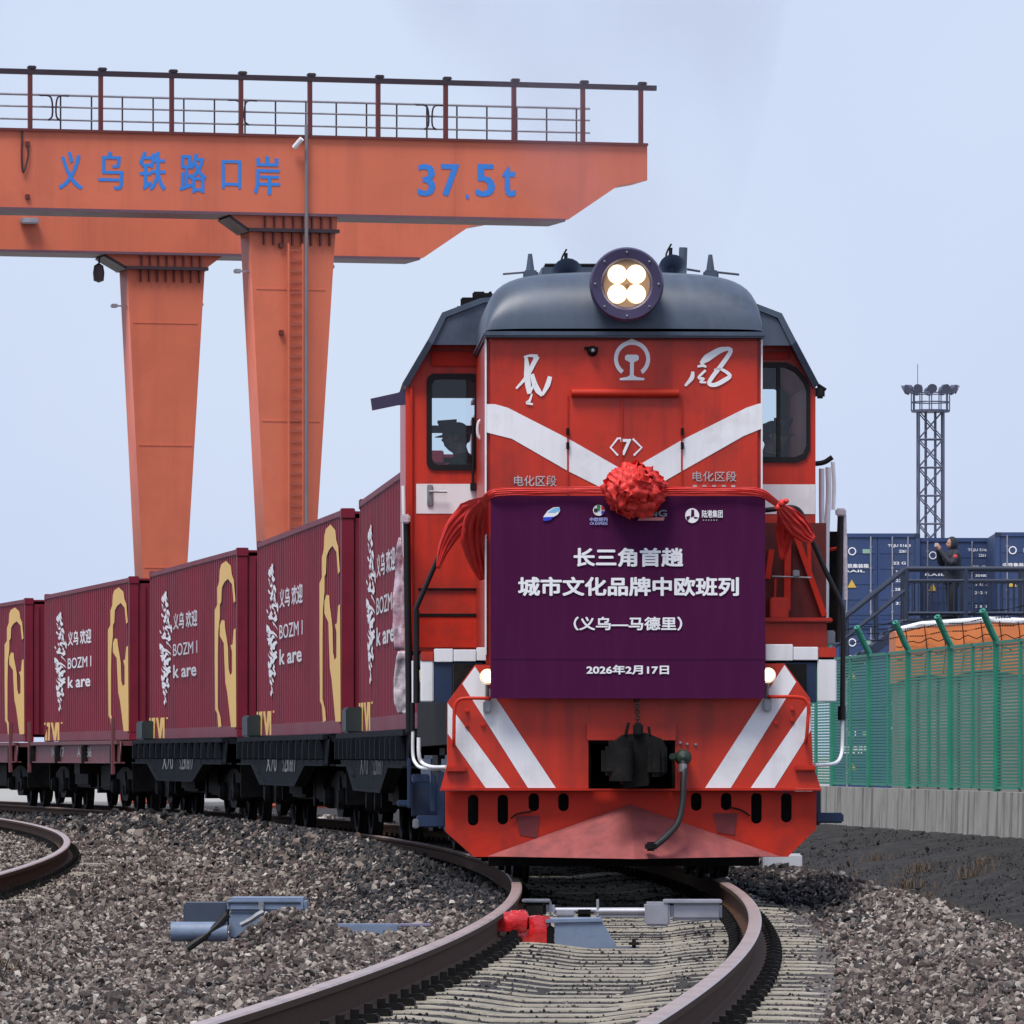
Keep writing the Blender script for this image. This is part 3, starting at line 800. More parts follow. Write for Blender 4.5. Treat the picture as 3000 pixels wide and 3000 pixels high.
b = nb(); k1 = P2(1105, 1060, -.45)
box(b, k1[0] - .03, k1[0] + .09, -.56, -.40, k1[1] - .13, k1[1] + .11, .035)
new_obj('guard_arm', b, m_grime, cp, smooth=40)
b = nb(); k2 = P2(1055, 960, -.4)
box(b, k2[0] - .035, k2[0] + .035, -.46, -.36, k2[1] - .03, k2[1] + .07, .015); cyl(b, (k2[0] - .09, -.42, k2[1] - .02), (k2[0] - .07, -.42, k2[1] + .07), .012); cyl(b, (k2[0] + .085, -.42, k2[1] - .02), (k2[0] + .075, -.42, k2[1] + .04), .010)
new_obj('lock_lifter', b, m_grime, cp)
b = nb()
top, bot = Vector((*[P2(1050, 832, -.1)[0]], -.08, P2(1050, 832, -.1)[1])), Vector((k2[0], -.40, k2[1] + .07))
N = 8
for i in range(N):
    p_ = top.lerp(bot, (i + .5) / N); L = (bot - top).length / N * .72
    ring = [p_ + ((Vector((0, 1, 0)) if i % 2 else Vector((1, 0, 0))) * .016 * math.cos(a)) + (bot - top).normalized() * L * math.sin(a) for a in [2 * math.pi * k / 10 for k in range(11)]]
    tube(b, ring, .0055, 5, cap=False)
new_obj('lifting_chain', b, m_grime, cp)
# brake hose on the right of the coupler
hose_pts = [(1222, 1060), (1228, 1100), (1226, 1160), (1222, 1230), (1205, 1300), (1165, 1350), (1115, 1392)]
b = nb(); dd = [-.16, -.24, -.28, -.31, -.36, -.44, -.50]
tube(b, [v3(P2(*q, d), d) for q, d in zip(hose_pts, dd)], .024, 10, sm=5)
hs = new_obj('brake_hose', b, m_rubber, loco, smooth=50)
b = nb(); q = P2(1225, 1095, -.24); cyl(b, (q[0] - .004, -.238, q[1] - .028), (q[0], -.235, q[1] + .03), .030, n=12); new_obj('hose_clamp', b, m_steel, hs)
b = nb(); q = P2(1108, 1392, -.5); box(b, q[0] - .05, q[0] + .03, -.56, -.45, q[1] - .03, q[1] + .035, .015); new_obj('hose_coupling', b, m_grime, hs)
b = nb(); q = P2(1225, 1055, -.1); lathe(b, [(0, -.22), (.05, -.2), (.062, -.14), (.045, -.06), (.035, .0), (.035, .05)], 12, 'y', (q[0], 0, q[1])); box(b, q[0] - .10, q[0] - .02, -.15, -.05, q[1] - .02, q[1] + .03, .01)
new_obj('angle_cock', b, mat('dark_green_valve', (.012, .03, .02), .5), hs, smooth=40)
for (x, y) in ((1215, 1000), (1240, 1005), (1272, 1007)):
    b = nb(); q = P2(x, y, 0); lathe(b, [(0, -.02), (.010, -.018), (.012, 0)], 8, 'y', (q[0], 0, q[1])); new_obj('bolt', b, m_steel, beam)

# --- marker lamps either side of the banner
for (x, y) in ((488, 750), (1546, 745)):
    c = P2(x, y, -.14)
    hb = nb(); lathe(hb, [(.0, .02), (.03, .01), (.05, -.04), (.052, -.09), (.046, -.095)], 18, 'y', (c[0], -.05, c[1]))
    cyl(hb, (c[0], -.06, c[1] - .05), (c[0], -.03, c[1] - .19), .014, n=8); box(hb, c[0] - .03, c[0] + .03, -.07, .0, c[1] - .26, c[1] - .17, .01)
    ml = new_obj('marker_lamp', hb, m_steel, loco, smooth=40)
    lb = nb(); lathe(lb, [(0, -.118), (.028, -.113), (.045, -.095), (.046, -.088)], 18, 'y', (c[0], -.05, c[1])); new_obj('lens', lb, m_lamp, ml, smooth=60)
    lb = nb(); lathe(lb, [(.046, -.09), (.056, -.085), (.056, -.06)], 18, 'y', (c[0], -.05, c[1])); new_obj('lens_rim', lb, m_lamp_rim, ml, smooth=60)

# --- front hood
hl, hz = LF.px(1424, 985, .5); hr, _ = LF.px(2231, 985, .5)
HB = 1.55
b = nb(); box(b, hl, hr, .5, 3.02, HB, hz, .03); hood = new_obj('front_hood', b, m_red, loco, smooth=30)
E8 = lambda x, y: P8(x, y, .496)
# white V stripes; the doors and their seams
vl = [(0, 565), (90, 590), (520, 810), (870, 1010), (1000, 1100), (930, 1215), (760, 1160), (520, 1040), (120, 810), (-62, 765), (-62, 565)]
vr = [(1866, 562), (1780, 590), (1330, 815), (1010, 1000), (900, 1080), (975, 1215), (1190, 1115), (1330, 1035), (1760, 790), (1883, 740), (1883, 560)]
xm = E8(935, 1000)[0]
clampx = lambda q, lo, hi: [(min(max(x, lo), hi), z) for x, z in q]
plate('white_chevron', [clampx([E8(*q) for q in vl], hl + .004, xm)], .4955, .002, m_white, hood)
plate('white_chevron', [clampx([E8(*q) for q in vr], xm + .0, hr - .004)], .4955, .002, m_white, hood)
q0, q1 = E8(540, 455), E8(1300, 520)
b = nb(); tube(b, [(q0[0], .475, (q0[1] + q1[1]) / 2), (q1[0], .475, (q0[1] + q1[1]) / 2)], .032, 12); new_obj('door_hood_strip', b, m_red_low, hood, smooth=40)
for (xa, ya, xb, yb) in ((516, 500, 522, 1200), (1322, 500, 1318, 1180), (898, 530, 900, 1000)):
    a, c = E8(xa, ya), E8(xb, yb); b = nb(); box(b, a[0] - .006, a[0] + .006, .487, .498, c[1], a[1], .002); new_obj('door_seam', b, m_red_low, hood)
for (x, y) in ((515, 760), (515, 860), (1325, 760), (1325, 860)):
    a = E8(x, y); b = nb(); cyl(b, (a[0], .48, a[1] - .025), (a[0], .48, a[1] + .025), .012, n=8); new_obj('hinge', b, m_grime, hood)
# railway emblem: ring open below over a rail section
c = E8(970, 245); r = (E8(1098, 245)[0] - E8(842, 245)[0]) / 2
ring = [(c[0] + r * math.cos(R(t)), c[1] + r * math.sin(R(t)) * 1.02) for t in range(-55, 236, 6)] + [(c[0] + r * .78 * math.cos(R(t)), c[1] + r * .78 * math.sin(R(t))) for t in range(235, -56, -6)]
em = plate('railway_emblem', [ring], .4945, .002, m_white_clean, hood)
plate('emblem_crown', [[E8(*q) for q in ((925, 122), (968, 102), (1012, 122), (968, 135))]], .4930, .001, m_white_clean, em)
plate('emblem_rail', [[E8(*q) for q in ((920, 225), (935, 215), (1002, 215), (1018, 225), (1018, 250), (1000, 262), (984, 268), (982, 360), (1000, 372), (1058, 382), (1055, 396), (885, 396), (882, 382), (935, 372), (955, 360), (955, 268), (940, 262), (920, 250))]], .4945, .002, m_white_clean, em)
def strokes(name, lst, parent):
    b = nb()
    for i, (pts, w) in enumerate(lst):
        s = .4141 * 50 / FPX * 1.35
        t = stroke_bm([E8(*q) for q in pts], [k * s for k in w], 4); join(b, t, Matrix.Translation((0, -.0006 * i, 0)))
    return new_obj(name, b, m_white_clean, parent, loc=(0, .4925, 0))
strokes('brush_character', [([(218, 222), (226, 290), (228, 360), (234, 430), (244, 492)], [14, 26, 34, 30, 22]),
                            ([(300, 226), (272, 280), (225, 370), (150, 455)], [26, 24, 20, 10]), ([(205, 232), (250, 222), (302, 228)], [10, 14, 20]),
                            ([(262, 352), (280, 420), (305, 470), (335, 505)], [20, 28, 30, 16]), ([(390, 370), (372, 430), (335, 500)], [22, 26, 14]),
                            ([(246, 490), (285, 400)], [10, 14]), ([(262, 492), (245, 540), (225, 556), (268, 566)], [8, 14, 14, 10])], hood)
strokes('brush_character', [([(1655, 172), (1590, 185), (1500, 240), (1455, 278)], [16, 32, 40, 16]), ([(1640, 170), (1668, 190), (1610, 280), (1540, 370), (1515, 420), (1560, 428), (1625, 395), (1662, 362), (1600, 318), (1550, 322)], [20, 22, 24, 22, 20, 22, 24, 20, 14, 8]),
                            ([(1400, 335), (1392, 380), (1345, 436)], [16, 24, 12]), ([(1432, 300), (1470, 292), (1495, 302)], [10, 16, 10]), ([(1490, 325), (1440, 378), (1478, 385), (1452, 408), (1495, 412)], [12, 14, 12, 12, 8])], hood)
for pts in ([(870, 928), (818, 872), (868, 808), (905, 806)], [(975, 810), (1038, 872), (982, 928)]):
    b = stroke_bm([E8(*q) for q in pts], .4141 * 50 / FPX * 14, 0); new_obj('number_frame', b, m_white_clean, hood, loc=(0, .494, 0))
a, c = E8(888, 928), E8(965, 812); lettering('7', a[0], c[0], a[1], c[1], .493, m_white_clean, hood, .02)
a, c = E8(135, 1145), E8(435, 1070); lettering('电化区段', a[0], c[0], a[1], c[1], .494, m_mark, hood, .004)
a, c = E8(1398, 1112), E8(1708, 1040); lettering('电化区段', a[0], c[0], a[1], c[1], .494, m_mark, hood, .004)
a, c = E8(1400, 1155), E8(1700, 1138); lettering('- - - - -', a[0], c[0], a[1], c[1], .494, m_mark, hood, .004)
c = E8(690, 190); b = nb(); lathe(b, [(0, -.07), (.022, -.065), (.036, -.03), (.04, 0)], 14, 'y', (c[0], .5, c[1])); box(b, c[0] - .06, c[0] + .04, .46, .5, c[1] + .01, c[1] + .03, .004)
sc_ = new_obj('camera_dome', b, m_grime, hood, smooth=40)
b = nb(); lathe(b, [(0, -.082), (.012, -.08), (.014, -.06)], 10, 'y', (c[0], .5, c[1])); new_obj('lens', b, m_steel, sc_)
# --- hood roof: rounded cap
b = nb(); NX, NY = 36, 20; grid = []
W = (hr - hl) / 2 + .004; xc = (hr + hl) / 2; zt = LF.px(1835, 806, .7)[1] - hz
ys_ = [0, .01, .03, .06, .1, .16, .23, .31, .4, .5, .62, .8, 1.1, 1.6, 2.1, 2.55]
for y in ys_:
    g = math.sqrt(max(0, 1 - (1 - min(y / .36, 1)) ** 2)); row = []
    for i in range(NX + 1):
        a = math.pi * i / NX; X = -math.cos(a)
        h = (1 - abs(X) ** 7) ** .333 * (.89 + .11 * (1 - X * X))
        row.append(b.verts.new((xc + X * W, .42 + y, hz + .03 + zt * h * (.05 + .95 * g))))
    grid.append(row)
for A, B in zip(grid, grid[1:]):
    for i in range(NX): b.faces.new((A[i], A[i + 1], B[i + 1], B[i]))
new_obj('hood_roof', b, m_roof, hood, smooth=50)
b = nb(); box(b, xc - W - .022, xc + W + .022, .405, 3.0, hz - .012, hz + .032, .014); new_obj('roof_gutter', b, m_roof, hood, smooth=40)
for s in (hl - .002, hr + .002):
    b = nb(); box(b, s - .006, s + .006, .49, .55, HB + .1, hz - .02, .002); new_obj('corner_strip', b, m_white, hood)

# --- big headlamp
c = LF.px(1835, 834, .25); rr_ = (LF.px(1943, 834, .25)[0] - LF.px(1727, 834, .25)[0]) / 2
b = nb(); lathe(b, [(rr_ * .62, .02), (rr_ * .70, -.005), (rr_ * .95, -.012), (rr_, .01), (rr_, .10), (rr_ * .93, .12), (rr_ * .93, .75), (0, .75)], 48, 'y', (c[0], .18, c[1]))
lampo = new_obj('headlamp', b, m_lampring, loco, smooth=35)
b = nb(); lathe(b, [(rr_ * .63, .018), (rr_ * .60, .06), (rr_ * .45, .10), (0, .11)], 40, 'y', (c[0], .18, c[1])); new_obj('reflector', b, m_reflect, lampo, smooth=60)
for sx in (-1, 1):
    for sz in (-1, 1):
        b = nb(); q = (c[0] + sx * rr_ * .255, .18, c[1] + sz * rr_ * .265); lathe(b, [(0, .0), (rr_ * .12, .003), (rr_ * .225, .010), (rr_ * .225, .02)], 24, 'y', q); bu = new_obj('bulb', b, m_lamp, lampo, smooth=60)
        b = nb(); lathe(b, [(rr_ * .22, .0105), (rr_ * .29, .022), (rr_ * .33, .034), (rr_ * .33, .07)], 24, 'y', q); new_obj('bulb_rim', b, m_lamp_rim, bu, smooth=60)
b = nb(); lathe(b, [(0, -.004), (.012, 0), (.014, .02)], 12, 'y', (c[0], .18, c[1])); new_obj('centre_stud', b, m_reflect, lampo)
for k in range(8):
    a = R(45 * k + 90); b = nb(); lathe(b, [(0, -.014), (.008, -.012), (.009, 0)], 8, 'y', (c[0] + rr_ * .86 * math.cos(a), .172, c[1] + rr_ * .86 * math.sin(a))); new_obj('bolt', b, m_steel, lampo)

# --- cab
CD, CB = 3.0, 5.3
sy = lambda pts: pts + [(-x, z) for x, z in reversed(pts)]
cab_out = sy([(-1.575, 1.72), (-1.575, 3.795), (-1.385, 4.085), (-1.27, 4.26), (-1.0, 4.36), (-.3, 4.43)])
wl0 = P1(263, 893, CD); wl1 = P1(443, 540, CD); wr0 = P1(1500, 864, CD); wr1 = P1(1701, 497, CD)
WL = rrect(wl0[0], wl1[0] + .02, wl0[1], wl1[1], .06); 
xr0, xr1, zr0, zr1 = 1.02, wr1[0], wr0[1], wr1[1]
WR = [(xr0, zr0), (xr1 - .10, zr0), (xr1 - .03, zr0 + .03), (xr1, zr0 + .10), (xr1, zr1 - .20), (xr1 - .02, zr1 - .13), (xr1 - .10, zr1 - .04), (xr1 - .18, zr1), (xr0, zr1)]
cab = plate('cab_front_wall', [cab_out, WL, WR], CD, .05, m_red, loco)
def frame_loop(loop, g):
    cx_ = sum(q[0] for q in loop) / len(loop); cz_ = sum(q[1] for q in loop) / len(loop)
    sx = 1 - 2 * g / (max(q[0] for q in loop) - min(q[0] for q in loop)); sz = 1 - 2 * g / (max(q[1] for q in loop) - min(q[1] for q in loop))
    return [(cx_ + (x - cx_) * sx, cz_ + (z - cz_) * sz) for x, z in loop]
for lp in (WL, WR):
    wo = plate('window', [frame_loop(lp, -.012), frame_loop(lp, .03)], CD - .015, .07, m_black, loco)
    plate('pane', [frame_loop(lp, .028)], CD + .02, .006, m_glass, wo)
wbar = nb(); xm_ = P1(1585, 600, CD)[0]; box(wbar, xm_ - .014, xm_ + .014, CD - .012, CD + .05, zr0, zr1); new_obj('window_bar', wbar, m_black, loco)
# rear wall with two lights one looks out through
RWL = [rrect(-1.50, -.86, 3.02, 3.50, .05), rrect(-1.50, -.86, 3.56, 3.78, .03)]
g0, g1 = P1(1505, 835, CB), P1(1581, 592, CB)
RWR = [rrect(.88, g1[0], g0[1] - .1, g1[1], .03)]
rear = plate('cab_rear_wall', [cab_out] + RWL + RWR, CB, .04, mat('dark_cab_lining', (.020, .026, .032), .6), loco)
b = nb()
for s in (-1, 1): box(b, s * 1.575 - (.04 if s > 0 else 0), s * 1.575 + (.04 if s < 0 else 0), CD + .05, CB, 1.72, 3.78)
new_obj('cab_side_wall', b, m_red, loco)
b = nb(); box(b, -1.53, 1.53, CD + .05, CB, 2.55, 2.6); box(b, -1.5, 1.5, CD + .06, CD + .5, 2.6, 3.02, .02); new_obj('control_desk', b, MATS['dark_cab_lining'], loco)
# roof shell following the outline, with a front overhang
ro = [(-1.60, 3.77), (-1.41, 4.09), (-1.405, 4.098), (-1.30, 4.30), (-1.01, 4.41), (-.3, 4.48)]
ro = ro + [(-x, z) for x, z in reversed(ro)]
b = nb(); ya, yb = CD - .22, CB + .12
yo = lambda z, y: CD - .03 if (z < 4.0 and y < CD) else y
F_ = [[b.verts.new((x, yo(z, y), z)) for x, z in ro] for y in (ya, yb)]; G_ = [[b.verts.new((x * .975, yo(z, y), z - .035)) for x, z in ro] for y in (ya, yb)]
for i in range(len(ro) - 1):
    b.faces.new((F_[0][i], F_[0][i + 1], F_[1][i + 1], F_[1][i])); b.faces.new((G_[0][i], G_[1][i], G_[1][i + 1], G_[0][i + 1]))
    b.faces.new((F_[0][i], G_[0][i], G_[0][i + 1], F_[0][i + 1])); b.faces.new((F_[1][i], F_[1][i + 1], G_[1][i + 1], G_[1][i]))
b.faces.new((F_[0][0], F_[1][0], G_[1][0], G_[0][0])); b.faces.new((F_[0][-1], G_[0][-1], G_[1][-1], F_[1][-1]))
cr_o = new_obj('cab_roof', b, m_roof, loco)
gab = [(-1.39, 4.055), (-1.375, 4.09), (-1.26, 4.26), (-1.0, 4.37), (-.3, 4.44)]
plate('roof_gable', [sy(gab)], CD - .20, .06, m_roof, cr_o)
b = nb(); box(b, -1.38, -.96, CD - .03, CD - .001, 3.90, 4.02, .008); box(b, 1.0, 1.38, CD - .03, CD - .001, 3.96, 4.02, .008); new_obj('header_strip', b, m_red_low, cab)
# white band across the cab and the door panel lines below it
bz0, bz1 = P1(220, 1062, CD)[1], P1(220, 950, CD)[1]
for (xa, xb) in ((P1(218, 1000, CD)[0], -.90), (1.0, 1.573)):
    plate('white_band', [[(xa, bz0), (xb, bz0), (xb, bz1), (xa, bz1)]], CD - .004, .003, m_white, cab)
b = nb(); q = P2(200, 300, CD); box(b, q[0] - .012, q[0] + .012, CD - .03, CD - .001, 1.75, 3.75, .006); new_obj('door_post', b, m_red_low, cab)
for (xa, xb, y, t_) in ((225, 470, 420, .008), (210, 480, 518, .012)):
    a, c = P2(xa, y, CD), P2(xb, y, CD); b = nb(); box(b, a[0], c[0], CD - .02, CD - .001, a[1] - t_, a[1] + t_, .003); new_obj('panel_seam', b, m_grime, cab)
a, c = P2(214, 640, CD), P2(478, 524, CD); plate('kick_panel', [[(a[0], a[1]), (c[0], a[1]), (c[0], c[1]), (a[0], c[1])]], CD - .012, .012, m_red_low, cab)
b = nb(); q = P1(270, 990, CD); box(b, q[0] - .022, q[0] + .022, CD - .02, CD - .004, q[1] - .09, q[1] + .075, .005); hd = new_obj('door_lock_plate', b, m_steel, cab)
b = nb(); tube(b, [(q[0], CD - .02, q[1] + .02), (q[0], CD - .06, q[1] + .02), (q[0] + .13, CD - .06, q[1] + .018)], .009, 8); new_obj('door_handle', b, m_steel, hd)
# wiper on the left window
b = nb(); a, c = P1(432, 960, CD - .05), P1(432, 700, CD - .05); tube(b, [(a[0], CD - .05, a[1]), (c[0], CD - .06, c[1])], .011, 6); box(b, a[0] - .02, a[0] + .03, CD - .06, CD, a[1] - .03, a[1] + .03, .006); new_obj('wiper', b, m_black, cab)
# sun visor arm / mirrors
b = nb(); pts = [P1(*q, CD) for q in ((185, 585), (185, 650), (150, 652), (52, 672), (46, 628), (150, 605))]; me = plate_mesh([pts], .05); t = bmesh.new(); t.from_mesh(me); join(b, t, Matrix.Translation((0, CD + .02, 0)))
new_obj('mirror_arm', b, m_lampring, loco)
b = nb(); q = P1(1750, 605, CD); box(b, q[0] - .05, q[0] + .02, CD - .02, CD + .06, q[1] - .045, q[1] + .05, .015); tube(b, [(q[0] - .08, CD, q[1] + .09), (q[0] + .03, CD, q[1] + .02)], .012, 6); new_obj('mirror_arm', b, m_black, loco)
# coiled hose at the left edge of the hood
b = nb(); a, c = P1(472, 470, 2.6), P1(470, 660, 2.6); N = 90
tube(b, [Vector((a[0] + .0 + .022 * math.cos(i * .75), 2.6 + .022 * math.sin(i * .75), a[1] + (c[1] - a[1]) * i / N)) for i in range(N)], .007, 5); new_obj('coiled_hose', b, m_grime, loco)
b = nb(); q = P1(460, 745, 2.0); tube(b, [(q[0] + .05, 2, q[1] + .07), (q[0] - .01, 2, q[1] + .06), (q[0] - .015, 2, q[1] - .05), (q[0] + .05, 2, q[1] - .09)], .012, 8, sm=4); new_obj('grab_rail', b, m_white, loco, smooth=40)

# --- open compartment right of the hood
rx0, rx1 = 1.0, P2(1765, 300, CD)[0]
rz0, rz1 = P2(1600, 535, CD)[1], P2(1600, 170, CD)[1]
plate('compartment_back', [[(rx0, rz0), (rx1, rz0), (rx1, rz1 - .0), (rx1 - .1, rz1), (rx0, rz1)]], CD - .006, .005, mat('recess_shade_red', (.10, .008, .006), .6, var=.3, scale=4), cab)  # flat dark red sheet; the recess's shade is painted into its colour
b = nb()
q = P2(1625, 300, 2.8)
for (pa, pb, w) in (((1622, 190), (1618, 500), .035), ((1560, 270), (1545, 380), .03), ((1650, 210), (1760, 520), .03), ((1700, 240), (1705, 380), .02), ((1575, 380), (1570, 530), .012)):
    A_, B_ = v3(P2(*pa, 2.9), 2.93), v3(P2(*pb, 2.9), 2.93); tube(b, [A_, B_], w, 4)
new_obj('compartment_strut', b, m_red_low, cab)
a, c = P2(1555, 530, 2.8), P2(1625, 450, 2.8); b = nb(); box(b, a[0], c[0], 2.84, 2.97, a[1], c[1], .01); new_obj('equipment_box', b, m_red, cab)
a, c = P2(1540, 640, 2.7), P2(1768, 545, 2.7); b = nb(); box(b, a[0] - .1, c[0], 2.7, 2.99, a[1] - .05, c[1], .01); box(b, a[0] - .1, c[0] + .04, 2.66, 2.99, c[1], c[1] + .035, .008); new_obj('step_box', b, m_red, cab)
b = nb(); q = P2(1650, 372, 2.85); tube(b, [(q[0] - .18, 2.86, q[1]), (q[0] + .12, 2.86, q[1] - .01)], .007, 6); box(b, q[0] - .02, q[0] + .03, 2.85, 2.89, q[1], q[1] + .05, .005); new_obj('pipe_run', b, m_steel, cab)

# --- footplate edge blocks and blue valance with white ends
for (x0_, x1_, y0_, y1_, mm) in ((235, 285, 655, 692, m_red), (285, 358, 645, 695, m_white), (358, 445, 648, 693, m_white), (445, 496, 640, 690, m_white),
                                  (1535, 1640, 628, 690, m_white), (1640, 1735, 638, 688, m_white), (1735, 1803, 640, 678, m_red)):
    a, c = P2(x0_, y1_, .6), P2(x1_, y0_, .6); b = nb(); box(b, a[0] + .002, c[0] - .002, .58, .70, a[1], c[1], .004); new_obj('footplate_block', b, mm, loco)
b = nb(); zf = P2(300, 690, .6)[1]; box(b, P2(235, 0, .6)[0] + .01, P2(1803, 0, .6)[0] - .01, .70, 3.6, zf - .03, zf + .06); new_obj('footplate', b, m_grime, loco)
for (xa, xb, xw0, xw1) in ((285, 470, 233, 285), (1580, 1728, 1730, 1805)):
    a, c = P2(xa, 848, .6), P2(xb, 697, .6); b = nb(); box(b, a[0], c[0], .60, .66, a[1], c[1]); new_obj('valance', b, m_blue, loco)
    a, c = P2(xw0, 845, .6), P2(xw1, 680, .6); b = nb(); box(b, a[0] + .003, c[0] - .003, .585, .66, a[1], c[1] - .01, .008); new_obj('white_end_panel', b, m_white, loco)

# --- handrails
def rail(name, pts, d, r, m, sm=4, parent=None):
    ds = d if isinstance(d, (list, tuple)) else [d] * len(pts)
    b = nb(); tube(b, [v3(P2(*q, dd), dd) for q, dd in zip(pts, ds)], r, 10, sm=sm); return new_obj(name, b, m, parent or loco, smooth=50)
hr1 = rail('handrail', [(352, 185), (215, 500)], .75, .018, m_black, 0)
rail('handrail', [(219, 498), (219, 640), (218, 850)], .72, .022, m_black, 0)
rail('handrail_foot', [(206, 955), (206, 1040), (215, 1075), (245, 1096), (333, 1098)], [.85, .85, .8, .6, .2], .013, m_white)
rail('handrail_foot', [(228, 980), (229, 1045), (240, 1075), (275, 1091), (333, 1092)], [.5, .5, .5, .4, .05], .015, m_white)
rail('handrail', [(205, 845), (205, 955)], .85, .016, m_black, 0)
rail('handrail', [(1535, 122), (1590, 116), (1640, 112), (1672, 135), (1700, 205), (1760, 345), (1815, 460), (1828, 520), (1828, 700), (1826, 905)], .7, .019, m_black)
rail('handrail_foot', [(1826, 900), (1826, 1000), (1820, 1050), (1795, 1078), (1722, 1084)], [.7, .7, .65, .5, .1], .014, m_white)
b = nb(); q = P2(1824, 888, .7); cyl(b, (q[0], .7, q[1] - .05), (q[0], .7, q[1] + .05), .03, n=10); new_obj('handrail_socket', b, m_black, loco)
rail('handrail', [(182, 150), (185, 400), (190, 700), (192, 960)], 2.8, .028, m_black)
rail('handrail', [(170, 30), (172, 150), (176, 300)], 2.9, .016, m_white)
rail('handrail', [(205, 690), (206, 848)], .78, .009, m_white, 0)
for pts, mm, r in ((((1748, -35), (1748, 110), (1750, 225)), m_white, .022), (((1772, -40), (1774, 60), (1768, 200), (1765, 530)), m_white, .022), (((1790, -60), (1795, 30), (1792, 120)), m_white, .016),
                   (((1705, -52), (1755, -58), (1788, -78)), m_black, .020), (((1822, 120), (1818, 240), (1812, 470), (1806, 620)), m_black, .028), (((1833, 140), (1836, 280), (1838, 460)), m_film, .018)):
    rail('stanchion', list(pts), 3.4, r, mm)
b = nb(); q = P2(1795, 300, 3.5); box(b, P2(1752, 0, 3.5)[0], P2(1818, 0, 3.5)[0], 3.5, 3.6, P2(0, 600, 3.5)[1], P2(0, 200, 3.5)[1], .01); new_obj('rear_step_panel', b, m_grime, loco)
b = nb(); q = P2(1790, 270, 3.45); tube(b, [(q[0] - .07, 3.45, q[1] - .01), (q[0] + .05, 3.45, q[1] + .01)], .015, 6); new_obj('step_bracket', b, m_red_low, loco)
q = P2(1820, 130, 3.4); b = nb(); box(b, q[0] - .04, q[0] + .04, 3.36, 3.44, q[1] - .03, q[1] + .03, .012); new_obj('rail_cap', b, m_film, loco)
q = P2(175, 155, 2.8); b = nb(); box(b, q[0] - .03, q[0] + .04, 2.74, 2.84, q[1] - .035, q[1] + .035, .012); new_obj('rail_cap', b, m_film, loco)
q = P2(1775, 600, 2.9); b = nb(); box(b, q[0] - .02, q[0] + .05, 2.9, 2.96, q[1] - .06, q[1] + .05, .01); new_obj('lamp_bracket', b, m_steel, loco)

# --- roof fittings
def R1(x, y): return P1(x, y, 2.4)
def fin(x, y0_, y1_, w):
    a, c = R1(x, y1_), R1(x, y0_); b = nb()
    cyl(b, (a[0], 2.4, a[1] + .07), (a[0] , 2.4, c[1]), w, w * .45, 10); box(b, a[0] - w * 1.5, a[0] + w * 1.7, 2.34, 2.46, a[1] - .06, a[1] + .08, .012); return b
for (x, y0_, y1_, bl0, bl1) in ((648, 82, 185, (545, 158), (640, 150)), (1328, 85, 185, (1345, 150), (1437, 160))):
    f_ = new_obj('roof_antenna', fin(x, y0_, y1_, .035), m_roof, loco, smooth=40)
    a, c = R1(*bl0), R1(*bl1); b = nb(); tube(b, [(a[0], 2.4, a[1]), (c[0], 2.4, c[1])], .012, 6, flat=.4); new_obj('antenna_blade', b, m_galv, f_)
a, c = R1(1240, 140), R1(1290, 148); b = nb(); tube(b, [(a[0], 2.4, a[1]), (c[0], 2.4, c[1])], .012, 6, flat=.4); new_obj('antenna_blade', b, m_galv, f_)
for (x, y, s) in ((785, 165, 1.0), (1180, 145, .9)):
    c = R1(x, y); b = nb(); lathe(b, [(.0, .06), (.05, .05), (.07, .02), (.115 * s, -.10), (.12 * s, -.11), (.10 * s, -.10), (.03, .0), (0, .02)], 20, 'y', (c[0], 2.3, c[1])); cyl(b, (c[0], 2.34, c[1] - .12), (c[0], 2.34, c[1] + .02), .03, n=8)
    ho = new_obj('horn', b, m_roof, loco, smooth=40)
    q = R1(x - 18, y - 85) ; b = nb(); tube(b, [(c[0] - .01, 2.36, c[1] + .04), (c[0] - .005, 2.36, c[1] + .17)], .014, 6); tube(b, [(c[0] - .03, 2.36, c[1] + .05), (c[0] - .04, 2.36, c[1] + .12), (c[0], 2.36, c[1] + .20)], .007, 6, sm=3); new_obj('horn_valve', b, m_grime, ho)
a, c = R1(1218, 178), R1(1218, 62); b = nb(); cyl(b, (a[0], 2.3, a[1] - .05), (a[0] + .01, 2.3, c[1]), .032, n=14); new_obj('exhaust_pipe', b, m_roof, loco, smooth=40)
a, c = P1(690, 190, 4.4), P1(1120, 128, 4.4); b = nb(); box(b, a[0], c[0], 4.3, 6.0, a[1] - .2, c[1], .02); new_obj('roof_equipment_housing', b, m_roof, loco)
b = nb(); tube(b, [(a[0] + .02, 4.2, c[1] - .01), (c[0] - .02, 4.2, c[1] - .01)], .014, 6); new_obj('roof_pipe', b, m_grime, loco)
b = nb()
for (x, y, dx, dy, dz) in ((392, 300, .05, .05, .04), (420, 272, .07, .06, .05), (455, 250, .05, .05, .05), (350, 325, .03, .05, .02), (480, 250, .06, .05, .04)):
    q = P1(x, y, 3.2); box(b, q[0] - dx, q[0] + dx, 3.15, 3.25, q[1] - dz * 1.6, q[1] + dz, .01)
for (pa, pb) in (((430, 262), (525, 238)), ((495, 225), (515, 262)), ((452, 240), (456, 270)), ((378, 296), (408, 290))):
    A_, B_ = P1(*pa, 3.2), P1(*pb, 3.2); tube(b, [(A_[0], 3.2, A_[1]), (B_[0], 3.2, B_[1])], .012, 6)
new_obj('roof_valve_gear', b, m_grime, loco)

